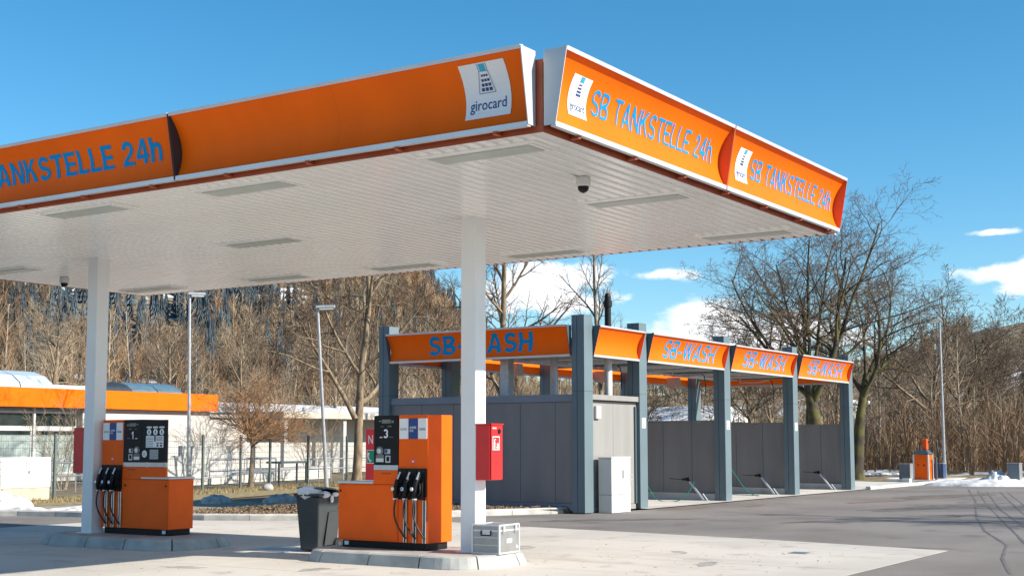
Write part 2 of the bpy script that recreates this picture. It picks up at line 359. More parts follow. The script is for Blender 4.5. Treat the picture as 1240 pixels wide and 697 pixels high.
for p in me.polygons: p.use_smooth = True
terr = bpy.data.objects.new('terrain', me); COL.objects.link(terr); tag(terr, kind='structure')
def terrain_mat():
    m = bpy.data.materials.new('winter_ground'); m.use_nodes = True; t = m.node_tree; b = t.nodes['Principled BSDF']; b.inputs['Roughness'].default_value = .95
    c = nd(t, 'ShaderNodeTexCoord').outputs['Object']
    def noise(s, d=7):
        n = nd(t, 'ShaderNodeTexNoise'); lk(t, c, n.inputs['Vector']); n.inputs['Scale'].default_value = s; n.inputs['Detail'].default_value = d; return n.outputs[0]
    def ramp(x, a, bb):
        r = nd(t, 'ShaderNodeMapRange', interpolation_type='SMOOTHSTEP'); lk(t, x, r.inputs[0]); r.inputs[1].default_value = a; r.inputs[2].default_value = bb; return r.outputs[0]
    def mix(f, a, bb):
        n = nd(t, 'ShaderNodeMixRGB'); lk(t, f, n.inputs[0])
        for i, x in ((1, a), (2, bb)):
            if isinstance(x, tuple): n.inputs[i].default_value = (*x, 1)
            else: lk(t, x, n.inputs[i])
        return n.outputs[0]
    k = mix(ramp(noise(.12), .4, .6), (.17, .12, .075), (.24, .19, .10))
    k = mix(ramp(noise(2.5), .45, .7), k, (.10, .07, .045))
    s = mth(t, 'ADD', mth(t, 'MULTIPLY', noise(.035, 8), .7), mth(t, 'MULTIPLY', noise(.4, 6), .3))
    k = mix(ramp(s, .575, .61), k, (.70, .73, .78))
    lk(t, k, b.inputs['Base Color'])
    bp = nd(t, 'ShaderNodeBump'); bp.inputs['Strength'].default_value = .7; bp.inputs['Distance'].default_value = .05; lk(t, noise(12), bp.inputs['Height']); lk(t, bp.outputs[0], b.inputs['Normal'])
    return m
me.materials.append(terrain_mat())

def sheet(name, poly, z, m, kind='structure'):
    o = MB().add([(x, y, z) for x, y in poly], [tuple(range(len(poly)))]).build(name, m); 
    return tag(o, kind=kind)
KERB = [(12.75, 5.62), (10.93, 6.62), (9.2, 7.55), (7.72, 8.40), (6.9, 9.0), (6.25, 9.85), (5.62, 11.0), (5.25, 12.6), (5.1, 14.2), (4.7, 15.9), (3.7, 17.6), (2.0, 19.2), (-1, 20.6), (-6, 21.8), (-14, 22.6), (-26, 23)]
sheet('asphalt', [(-45, -40), (60, -40), (48, -6), (44.5, 2.0), (41, 5.16), (14.9, 5.16), (12.75, 5.5)] + KERB[1:] + [(-45, 23)], -.010, m_asph)
PAD = [(14.93, 5.14), (40.6, 5.14), (40.6, 12.6), (12.2, 12.6), (12.2, 11.6), (14.9, 11.5)]
sheet('wash_pad', PAD, .012, m_pad)

# concrete apron of cast panels with recessed joints
apron = sheet('concrete_apron', [(-30, -4.86), (5.84, -4.74), (6.62, -1.32), (7.42, 4.12), (7.92, 6.4), (7.62, 8.3), (6.8, 8.95), (6.15, 9.8), (5.5, 11.0), (5.15, 12.6), (-30, 12.0)], -.0015, mat('slab_joint', (.09, .085, .08), .9))
def clip(poly, x0, x1, y0, y1):
    for ax, val, sg in ((0, x0, 1), (0, x1, -1), (1, y0, 1), (1, y1, -1)):
        out = []
        for i in range(len(poly)):
            a, b = poly[i], poly[(i+1) % len(poly)]; da, db = (a[ax]-val)*sg, (b[ax]-val)*sg
            if da >= 0: out.append(a)
            if da*db < 0:
                t = da/(da-db); out.append((a[0]+(b[0]-a[0])*t, a[1]+(b[1]-a[1])*t))
        poly = out
        if not poly: break
    return poly
apoly = [(v.co.x, v.co.y) for v in apron.data.vertices]
gx = [-30, -25, -20, -15, -10.5, -6.2, -2.0, 2.05, 5.1, 8.2]; gy = [-5, -.95, 2.95, 6.85, 9.5, 13]
for i in range(len(gx)-1):
    for j in range(len(gy)-1):
        q = clip(apoly, gx[i]+.006, gx[i+1]-.006, gy[j]+.006, gy[j+1]-.006)
        if len(q) >= 3:
            MB().prism(q, -.004, 0).build('concrete_panel', m_slab, apron)

def kerb_run(name, pts, w=.16, h=.13, step=1.0, side=1, m=None):
    root = tag(bpy.data.objects.new(name, None), kind='structure'); COL.objects.link(root)
    P = [Vector((*p, 0)) for p in pts]; L = [0]
    for a, b in zip(P, P[1:]): L.append(L[-1]+(b-a).length)
    def at(s):
        for i in range(len(P)-1):
            if s <= L[i+1]+1e-6: return P[i].lerp(P[i+1], (s-L[i])/(L[i+1]-L[i]))
        return P[-1]
    n = max(1, round(L[-1]/step))
    for i in range(n):
        a, b = at(L[-1]*i/n), at(L[-1]*(i+1)/n); d = (b-a).normalized(); nn = Vector((-d.y, d.x, 0))*side
        a2, b2 = a+d*.006, b-d*.006; hh = h+random.uniform(-.004, .004)
        ch = nn*.03
        MB().add([a2-Vector((0,0,.1)), b2-Vector((0,0,.1)), b2+nn*w-Vector((0,0,.1)), a2+nn*w-Vector((0,0,.1)),
                  a2+Vector((0,0,hh-.03)), b2+Vector((0,0,hh-.03)), b2+ch+Vector((0,0,hh)), a2+ch+Vector((0,0,hh)), b2+nn*w+Vector((0,0,hh)), a2+nn*w+Vector((0,0,hh))],
                 [(0,1,5,4),(4,5,6,7),(7,6,8,9),(1,2,8,6,5),(2,3,9,8),(3,0,4,7,9),(0,3,2,1)]).build('kerb_stone', m or m_kerb, root)
    return root
kerb_run('kerb', KERB[:12], side=-1)
kerb_run('pad_kerb', [(31.6, 5.06), (40.3, 5.06)], w=.18, h=.10, step=1.5, side=1)

# planting bed with mulch behind the kerb
bed = MB(); bp_ = [(x, y) for x, y in KERB[:8]]
poly = [(12.66, 5.78)] + [(11.0, 6.75), (9.3, 7.7), (7.85, 8.55), (7.05, 9.15), (6.4, 9.95), (5.79, 11.05), (5.42, 12.6)] + [(12.1, 12.4), (12.15, 5.85)]
tag(MB().prism(poly[::-1], -.05, .10).build('planting_bed', m_mulch), kind='structure')
chips = MB()
def inpoly(x, y, P):
    c = False; j = len(P)-1
    for i in range(len(P)):
        if (P[i][1] > y) != (P[j][1] > y) and x < (P[j][0]-P[i][0])*(y-P[i][1])/(P[j][1]-P[i][1])+P[i][0]: c = not c
        j = i
    return c
k = 0
while k < 5200:
    x, y = random.uniform(5.4, 12.6), random.uniform(5.8, 12.5)
    if not inpoly(x, y, poly): continue
    k += 1; a = random.uniform(0, 6.3); l, w = random.uniform(.02, .055), random.uniform(.01, .025); z = .10+random.random()*.06; tl = random.uniform(-.03, .03)
    ca, sa = math.cos(a), math.sin(a)
    chips.add([(x-ca*l-sa*w, y-sa*l+ca*w, z-tl), (x-ca*l+sa*w, y-sa*l-ca*w, z-tl), (x+ca*l, y+sa*l, z+tl), (x, y, z+.025)], [(0,1,3),(1,2,3),(2,0,3)])
tag(chips.build('mulch', m_mulch), kind='stuff')
# dry grass verge behind the kerb on the left
m_trod = mat('trodden_gravel', (.27, .225, .165), .95, col2=(.36, .31, .24), scale=3, var=.15, bump=.4, bscale=60)
sheet('grass_verge', [(13.5, 19.0), (28, 23.2), (34, 25.5), (33, 28.0), (25, 26.2), (12, 24.0), (6.5, 22.2), (6, 20.5)], -.02, m_grassd)
sheet('pavement', [(5.3, 12.7), (12.1, 12.7), (13.0, 16.5), (13.6, 18.9), (6, 20.4), (2.6, 19.4), (4.0, 17.7), (4.95, 15.9), (5.3, 14.2)], -.022, m_trod)
blades = MB()
for k in range(5000):
    u, v = random.random(), random.random(); x = 7+u*26; y = 20.5+u*4.6+v*(2.6)
    a = random.uniform(0, 6.3); h = random.uniform(.04, .13); w = .012; dx, dy = math.cos(a)*w, math.sin(a)*w; lx, ly = random.uniform(-.07, .07), random.uniform(-.07, .07)
    blades.add([(x-dx, y-dy, -.03), (x+dx, y+dy, -.03), (x+lx, y+ly, h)], [(0,1,2)])
tag(blades.build('grass', m_grassd), kind='stuff')
# thin dark lines curving over the asphalt
for pts in ([(33.3,2.13),(24,-.5),(15.7,-2.65),(11,-4.0),(7.6,-5.2),(5.0,-5.75),(2.3,-6.5)], [(32.6,1.63),(22,-1.3),(14.5,-3.5),(7.5,-5.55),(3.5,-7.0)], [(31.3,1.0),(20,-2.1),(11.8,-4.6),(6,-6.6)], [(31.4,.6),(22,-2.0),(15.9,-3.7),(9,-6.0)], [(30.8,.2),(21.5,-2.4),(13,-5.2)]):
    mb = MB(); L = []
    pts = [Vector((*p, 0)) for p in pts]
    for i in range(len(pts)-1):
        for s in range(8): L.append(pts[i].lerp(pts[i+1], s/8)+Vector((0, random.uniform(-.006, .006), 0)))
    vs = []
    for i, p in enumerate(L):
        w = .021+random.uniform(-.010, .010); vs += [(p.x, p.y-w, -.006), (p.x, p.y+w, -.006)]
    mb.add(vs, [(2*i, 2*i+2, 2*i+3, 2*i+1) for i in range(len(L)-1)])
    tag(mb.build('dark_line', m_dark_line), kind='structure')

# gully gratings, dirt flecks and rust marks on the forecourt
def grating(x, y, a, b, rot, label):
    t = thing('drain_grating', (x, y, .0), label, 'drain cover', 'drain covers in the forecourt')
    t.rotation_euler = (0, 0, rot); z = -.0; off = Vector((x, y, 0))
    MB().box(x-a/2, x+a/2, y-b/2, y+b/2, .001, .004).build('frame', m_steel, t)
    MB().box(x-a/2+.03, x+a/2-.03, y-b/2+.03, y+b/2-.03, .0045, .006).build('pit', m_galv, t)
    n_ = int(a/.09)
    for k in range(n_): u = x-a/2+.05+(a-.1)*k/max(1, n_-1); MB().box(u-.014, u+.014, y-b/2+.03, y+b/2-.03, .0065, .012).build('bar', m_galv, t)
grating(.55, 4.05, .9, .9, 0, 'square steel drain grating in the slab between the two pump islands')
grating(4.2, -3.0, .30, .30, .1, 'small steel drain grating near the right corner of the concrete slab')
fl = MB()
for k in range(420):
    if k < 60: x, y = random.gauss(2.2, 1.2), random.gauss(-2.2, .8)
    else: x, y = random.uniform(-12, 7), random.uniform(-4.6, 11)
    a = random.uniform(0, 6.3); l, w = random.uniform(.01, .045), random.uniform(.006, .018); ca, sa = math.cos(a), math.sin(a)
    fl.add([(x-ca*l, y-sa*l, .003), (x+sa*w, y-ca*w, .003), (x+ca*l, y+sa*l, .003+random.random()*.01), (x-sa*w*.6, y+ca*w*.6, .003)], [(0, 1, 2, 3)])
tag(fl.build('leaf_litter', m_mulch), kind='stuff')
def blot(name, x, y, a, b, rot, m, z):
    vs = []; n_ = 40; ph = [random.uniform(0, 6.3) for _ in range(4)]
    for k in range(n_):
        q = 2*math.pi*k/n_; e = 1+.22*math.sin(2*q+ph[0])+.16*math.sin(5*q+ph[1])+.1*math.sin(9*q+ph[2]); u, v = a*e*math.cos(q), b*e*math.sin(q)
        vs.append((x+u*math.cos(rot)-v*math.sin(rot), y+u*math.sin(rot)+v*math.cos(rot), z))
    tag(MB().add(vs, [tuple(range(n_))]).build(name, m), kind='structure')
m_rust = mat('rusty_stain', (.19, .11, .065), .9, col2=(.20, .165, .14), scale=3, var=.15); m_oil = mat('oil_stain', (.30, .285, .265), .7, col2=(.44, .42, .39), scale=4, var=.15)
m_patch = mat('asphalt_patch', (.115, .105, .10), .85, col2=(.16, .148, .14), scale=3, var=.2, bump=.4, bscale=120)
for x, y, a, b, r_ in ((22.5, 1.7, 1.5, .28, -.2), (25.5, 1.1, 1.1, .22, -.25), (15.8, 4.55, .9, .22, -.1), (18.2, 3.7, .8, .15, .1)): blot('rust_mark', x, y, a, b, r_, m_rust, -.0055)
for x, y, a, b, r_ in ((14, -1.2, 2.6, .5, -.5), (20, -.6, 3.5, .5, -.3), (27, 1.2, 3, .6, -.3), (10.5, 3.6, 1.5, .35, -.7)): blot('asphalt_patch', x, y, a, b, r_, m_patch, -.0062)
for x, y, a, b, r_ in ((-1.7, 1.4, .25, .16, .4), (-1.9, -.3, .16, .1, 1), (-2.4, 3.1, .3, .12, 2), (2.9, 1.1, .3, .2, .2), (3.4, -1.4, .2, .12, .8), (1.8, -2.6, .35, .14, .1), (-4.2, .2, .3, .2, 1.2), (-6, 2.2, .4, .25, .3), (3.9, 5.8, .5, .2, .5)): blot('oil_stain', x, y, a, b, r_, m_oil, .0022)

# ------------------------------------------------------------------ petrol station canopy
CX0, CX1, CY0, CY1, CZ = -3.81, 4.38, -3.49, 11.79, 4.80
can = thing('station_canopy', (.13, 4.1, 0), 'large orange filling station canopy with slatted white ceiling on two white columns', 'canopy')
MB().box(CX0+.02, CX1-.02, CY0+.02, CY1-.02, CZ+.045, CZ+.06).build('ceiling_backing', m_ceilb, can)
MB().box(CX0+.3, CX1-.3, CY0+.3, CY1-.3, 5.4, 5.5).build('roof_deck', m_galv, can)
n = 85; pitch = (CY1-CY0)/n
sl = None
for i in range(n):
    if sl is None:
        w = pitch*.5-.006
        sl = MB()
        sl.extr([(CX0, CY0+pitch/2-w, CZ+.04), (CX0, CY0+pitch/2-w+.012, CZ+.004), (CX0, CY0+pitch/2-w+.02, CZ), (CX0, CY0+pitch/2+w-.055, CZ), (CX0, CY0+pitch/2+w-.045, CZ+.006), (CX0, CY0+pitch/2+w-.03, CZ+.03), (CX0, CY0+pitch/2+w, CZ+.04)], (CX1-CX0, 0, 0))
        sl = sl.build('ceiling_slat', m_ceil, can)
    else: inst('ceiling_slat', sl, can, (0, i*pitch, 0))
for a in ((CX0-.012, CX0, CY0-.012, CY1+.012), (CX1, CX1+.012, CY0-.012, CY1+.012), (CX0, CX1, CY0-.012, CY0), (CX0, CX1, CY1, CY1+.012)):
    MB().box(*a, CZ-.002, CZ+.069).build('ceiling_edge', m_oranged, can)
# edge beams behind the fascia, its orange reflection painted into their brown
for a in ((CX0+.0, CX0+.10, CY0, CY1), (CX1-.10, CX1, CY0, CY1), (CX0+.10, CX1-.10, CY0, CY0+.10), (CX0+.10, CX1-.10, CY1-.10, CY1)):
    MB().box(*a, CZ+.07, 5.56).build('edge_beam', m_oranged, can)
for x in (0, -.1439):
    y = 0 if x == 0 else 7.7334
    c = MB().box(x, x+.2535, y, y+.2535, .16, CZ+.044).build('column', m_col, can, bevel=.012, seg=2)
    MB().box(x-.05, x+.3035, y-.05, y+.3035, .15, .172).build('base_plate', m_col, c)

class Face:
    """maps (u along the run, z, d outwards) to the world for one straight side of a roof edge"""
    def __init__(s, origin, U, O): s.o, s.U, s.O = Vector(origin), Vector(U), Vector(O)
    def p(s, u, z, d): q = s.o+s.U*u+s.O*d; return Vector((q.x, q.y, z))
def fascia_section(root, F, u0, u1, zb, zt, db, dt, sag, splits, plate0, plate1, trim=.045, name='fascia_panel', mo=None):
    prof = lambda t: db+(dt-db)*t-sag*4*t*(1-t)
    N = 30; out = None
    us = [u0+.012]+list(splits)+[u1-.012]
    par = None
    for a, b in zip(us, us[1:]):
        mb = MB(); vs = []
        for k in range(N+1):
            t = k/N; z = zb+(zt-zb)*t
            for u in (a+.0012, b-.0012): vs.append(F.p(u, z, prof(t)))
        for k in range(N+1):
            t = k/N; z = zb+(zt-zb)*t
            for u in (a+.0012, b-.0012): vs.append(F.p(u, z, prof(t)-.006))
        n2 = 2*(N+1); fs = []
        for k in range(N):
            i = 2*k; fs += [(i, i+1, i+3, i+2), (n2+i, n2+i+2, n2+i+3, n2+i+1), (i, i+2, n2+i+2, n2+i), (i+1, n2+i+1, n2+i+3, i+3)]
        fs += [(0, n2, n2+1, 1), (2*N, 2*N+1, n2+2*N+1, n2+2*N)]
        o = mb.add(vs, fs).build(name, mo or m_orange, root)
        out = out or o
    for u in splits:     # strip added behind each sheet joint to block sun leaking through
        vs = []
        for k in range(N+1):
            t = k/N; z = zb+(zt-zb)*t; vs += [F.p(u-.03, z, prof(t)-.0075), F.p(u+.03, z, prof(t)-.0075)]
        MB().add(vs, [(2*k, 2*k+1, 2*k+3, 2*k+2) for k in range(N)]).build('leak_block_strip', m_oranged, root)
    # end plates with a straight front edge, and the two trims
    for u, m, w in ((u0, plate0, .010), (u1, plate1, -.010)):
        if m is None: continue
        pts = [F.p(u, zb-.012, .0), F.p(u, zb-.012, db+.012), F.p(u, zt+.004, dt+.012), F.p(u, zt+.004, .0)]
        MB().extr(pts, F.U*w).build('end_plate', m, root)
    MB().extr([F.p(u0+.011, zt+.002, dt-.05), F.p(u0+.011, zt-.03, dt+.008), F.p(u0+.011, zt+.012, dt+.016), F.p(u0+.011, zt+.022, dt-.05)], F.U*(u1-u0-.022)).build('top_trim', m_trim if mo is None else m_trim, root)
    MB().extr([F.p(u0+.011, zb-.03, db-.05), F.p(u0+.011, zb-.03, db+.012), F.p(u0+.011, zb+.022, db+.016), F.p(u0+.011, zb+.03, db-.03)], F.U*(u1-u0-.022)).build('bottom_trim', m_trim, root)
    return out, prof
def curved(name, parent, F, prof, zb, zt, uc, zc, vs, fs, m, sgn=1, off=.006):
    P = []
    for u, v in vs:
        z = zc+v; P.append(F.p(uc+sgn*u, z, prof((z-zb)/(zt-zb))+off))
    return MB().add(P, fs).build(name, m, parent)
def rectgrid(w, h, n=8):
    vs = []; fs = []
    for k in range(n+1): vs += [(-w/2, -h/2+h*k/n), (w/2, -h/2+h*k/n)]
    for k in range(n): fs.append((2*k, 2*k+1, 2*k+3, 2*k+2))
    return vs, fs
def logo(root, F, prof, zb, zt, uc, zc, w, h, sgn):
    vs, fs = rectgrid(w, h); o = curved('card_sign', root, F, prof, zb, zt, uc, zc, vs, fs, m_whitep, sgn, .006)
    vs, fs = glyphs('girocard', w*.80, h*.27, slices=6, bold=.006)
    curved('sign_lettering', root, F, prof, zb, zt, uc, zc-h*.27, vs, fs, m_navy, sgn, .010)
    # keypad mark: tapering outline with four rows of keys and a card at the top
    vs, fs = [], []
    def q(x0, x1, y0, y1, x2=None, x3=None):
        n_ = len(vs); vs.extend([(x0, y0), (x1, y0), (x3 if x3 is not None else x1, y1), (x2 if x2 is not None else x0, y1)]); fs.append((n_, n_+1, n_+2, n_+3))
    for r_ in range(4):
        y0 = -.045+r_*.085; sc = 1-.13*r_
        for c_ in (-1, 0, 1):
            x = c_*.085*sc; q((x-.034*sc)*w, (x+.034*sc)*w, y0*h, (y0+.062*sc)*h)
    q(-.18*w, .18*w, -.085*h, -.075*h); q(-.185*w, -.175*w, -.085*h, .30*h, -.10*w, -.09*w); q(.175*w, .185*w, -.085*h, .30*h, .09*w, .10*w); q(-.10*w, .10*w, .295*h, .303*h)
    curved('sign_lettering', root, F, prof, zb, zt, uc, zc+.03, vs, fs, m_navy, sgn, .010)
    vs.clear(); fs.clear(); q(-.065*w, .065*w, .315*h, .44*h); q(-.10*w, -.085*w, .31*h, .45*h); q(.085*w, .10*w, .31*h, .45*h)
    curved('sign_lettering', root, F, prof, zb, zt, uc, zc+.02, vs, fs, m_cyan, sgn, .010)
ZB, ZT, DB, DT, SAG = 4.875, 5.645, .125, .265, .15
FL = Face((CX0-.012, -3.41, 0), (0, 1, 0), (-1, 0, 0))     # left side, u runs with +y
FR = Face((-3.81, CY0-.012, 0), (1, 0, 0), (0, -1, 0))     # right side, u runs with +x
ys = [0, 5.13, 10.30, 15.45]
for i in range(3):
    o, pf = fascia_section(can, FL, ys[i]+(.008 if i else 0), ys[i+1], ZB, ZT, DB, DT, SAG, [ys[i]+2.58], m_cap if i == 0 else m_dark, m_dark)
    if i == 0: logo(can, FL, pf, ZB, ZT, -2.86+3.41, 5.295, .57, .55, -1)
    if i == 1:
        for k, (vs, fs) in enumerate(bold_letters('SB TANKSTELLE 24h', 4.20, .300, .20, slices=7)): curved('sign_lettering', can, FL, pf, ZB, ZT, 4.15+3.41, 5.295, vs, fs, m_blue, -1, .006+.002*k)
        logo(can, FL, pf, ZB, ZT, 6.58+3.41, 5.295, .5, .55, -1)
xs = [0, 4.16, 8.31]
for i in range(2):
    o, pf = fascia_section(can, FR, xs[i]+(.008 if i else 0), xs[i+1], ZB, ZT, DB, DT, SAG, [xs[i]+2.08], m_cap if i == 0 else m_plate, m_plate)
    d = 0 if i == 0 else 4.13
    logo(can, FR, pf, ZB, ZT, .585+d*1.026, 5.27, .375, .42, 1)
    for k, (vs, fs) in enumerate(bold_letters('SB TANKSTELLE 24h', 3.02, .275, .135, slices=7)): curved('sign_lettering', can, FR, pf, ZB, ZT, 2.39+d*1.026, 5.285, vs, fs, m_blue, 1, .006+.002*k)
FB = Face((CX1+.012, 11.7, 0), (0, -1, 0), (1, 0, 0)); FK = Face((4.5, CY1+.012, 0), (-1, 0, 0), (0, 1, 0))
for i in range(3): fascia_section(can, FB, ys[i]*.98+.008, ys[i+1]*.98, ZB, ZT, DB, DT, SAG, [ys[i]*.98+2.5], m_cap, m_cap)
for i in range(2): fascia_section(can, FK, xs[i]+.008, xs[i+1], ZB, ZT, DB, DT, SAG, [xs[i]+2.08], m_cap, m_cap)
# brackets in the shadow gap under the fascia, closing sheet at the open corner
for k in range(12):
    y = -3.0+k*1.29
    MB().box(CX0-.12, CX0-.002, y, y+.05, 4.815, 4.843).build('fascia_bracket', m_oranged, can)
    MB().box(CX1+.002, CX1+.12, y, y+.05, 4.815, 4.843).build('fascia_bracket', m_oranged, can)
for k in range(7):
    x = -3.3+k*1.25
    MB().box(x, x+.05, CY0-.12, CY0-.002, 4.815, 4.843).build('fascia_bracket', m_oranged, can)
    MB().box(x, x+.05, CY1+.002, CY1+.12, 4.815, 4.843).build('fascia_bracket', m_oranged, can)
MB().box(4.40, 4.47, CY0-.10, CY0-.02, 4.80, 4.87).build('corner_bracket', m_white, can)
# flat strip lights let into the slats
for x, rows in ((-3.32, (-2.45, 1.1, 4.12, 7.1, 10.6)), (.10, (-2.5, 4.12, 10.5)), (3.62, (-2.5, 1.1, 4.07, 7.1, 10.6))):
    for y in rows:
        f = MB().box(x-.24, x+.24, y-.78, y+.78, CZ-.022, CZ+.043).build('strip_light', m_ceil, can, bevel=.006)
        MB().box(x-.15, x+.15, y-.66, y+.66, CZ-.034, CZ-.0225).build('diffuser', m_diff, f)
        for s in (-1, 1): MB().box(x-.20, x+.20, y+s*.70-.03, y+s*.70+.03, CZ-.030, CZ-.0225).build('end_clip', m_ceilb, f)
for loc, lab in (((-1.58, -2.66, CZ), 'white dome security camera hanging from the ceiling near the right-hand lettered fascia'), ((1.28, 10.42, CZ), 'white dome security camera under the far left ceiling edge beside the far column')):
    x, y, z = loc
    t = thing('security_camera', loc, lab, 'security camera', 'dome cameras under the canopy')
    MB().tube([(x, y, z-.002), (x, y, z-.03), (x, y, z-.10), (x, y, z-.12)], [.075, .09, .09, .075], 20).build('housing', m_white, t)
    MB().tube([(x, y, z-.121), (x, y, z-.15), (x, y, z-.18), (x, y, z-.197)], [.068, .066, .045, .012], 18).build('dome', m_black, t, smooth=True)

# ------------------------------------------------------------------ pump islands
IZ = .165
def island(y0, y1, label):
    """long rounded kerb island; bottom edge slopes out below the top edge"""
    t = thing('pump_island', (.12, (y0+y1)/2, 0), label, 'pump island', 'pump islands')
    def outline(inset):
        x0, x1, r = -.86+inset, .88-inset, .60-inset*.6; P = []; yy0, yy1 = y0+inset, y1-inset
        for cx_, cy_, a0 in ((x1-r, yy0+r, -90), (x1-r, yy1-r, 0), (x0+r, yy1-r, 90), (x0+r, yy0+r, 180)):
            for k in range(9): a = R(a0+90*k/8); P.append((cx_+r*math.cos(a), cy_+r*math.sin(a)))
        return P
    A, B, Cc, D = outline(0), outline(.055), outline(.09), outline(.27); n = len(A)
    MB().prism([(x, y) for x, y in D], .02, IZ-.004).build('island_paving', m_ispave, t)
    # kerb stones: cut the ring into pieces
    per = [0]
    for i in range(n): per.append(per[-1]+math.dist(A[i], A[(i+1) % n]))
    def samp(P, s):
        s %= per[-1]
        for i in range(n):
            if s <= per[i+1]+1e-9:
                f = (s-per[i])/max(1e-9, per[i+1]-per[i]); a, b = P[i], P[(i+1) % n]; return (a[0]+(b[0]-a[0])*f, a[1]+(b[1]-a[1])*f)
        return P[0]
    m = 10
    for k in range(m):
        s0, s1 = per[-1]*k/m+.011, per[-1]*(k+1)/m-.011
        ss = sorted([s0, s1]+[p for p in per if s0+.01 < p < s1-.01])
        vs = []; fs = []
        for s in ss:
            for P, z in ((A, -.02), (A, .012), (B, IZ-.02), (Cc, IZ), (D, IZ), (D, .0)): x, y = samp(P, s); vs.append((x, y, z))
        for i in range(len(ss)-1):
            for j in range(5): fs.append((6*i+j, 6*i+6+j, 6*i+7+j, 6*i+1+j))
        fs += [(0,1,2,3,4,5), tuple(6*(len(ss)-1)+j for j in (5,4,3,2,1,0))]
        MB().add(vs, fs).build('kerb_stone', m_iskerb, t)
    return t
island(-.54, 2.60, 'concrete kerbed island carrying pump three and the aluminium case')
island(5.16, 8.50, 'concrete kerbed island carrying pump one beside the far column')

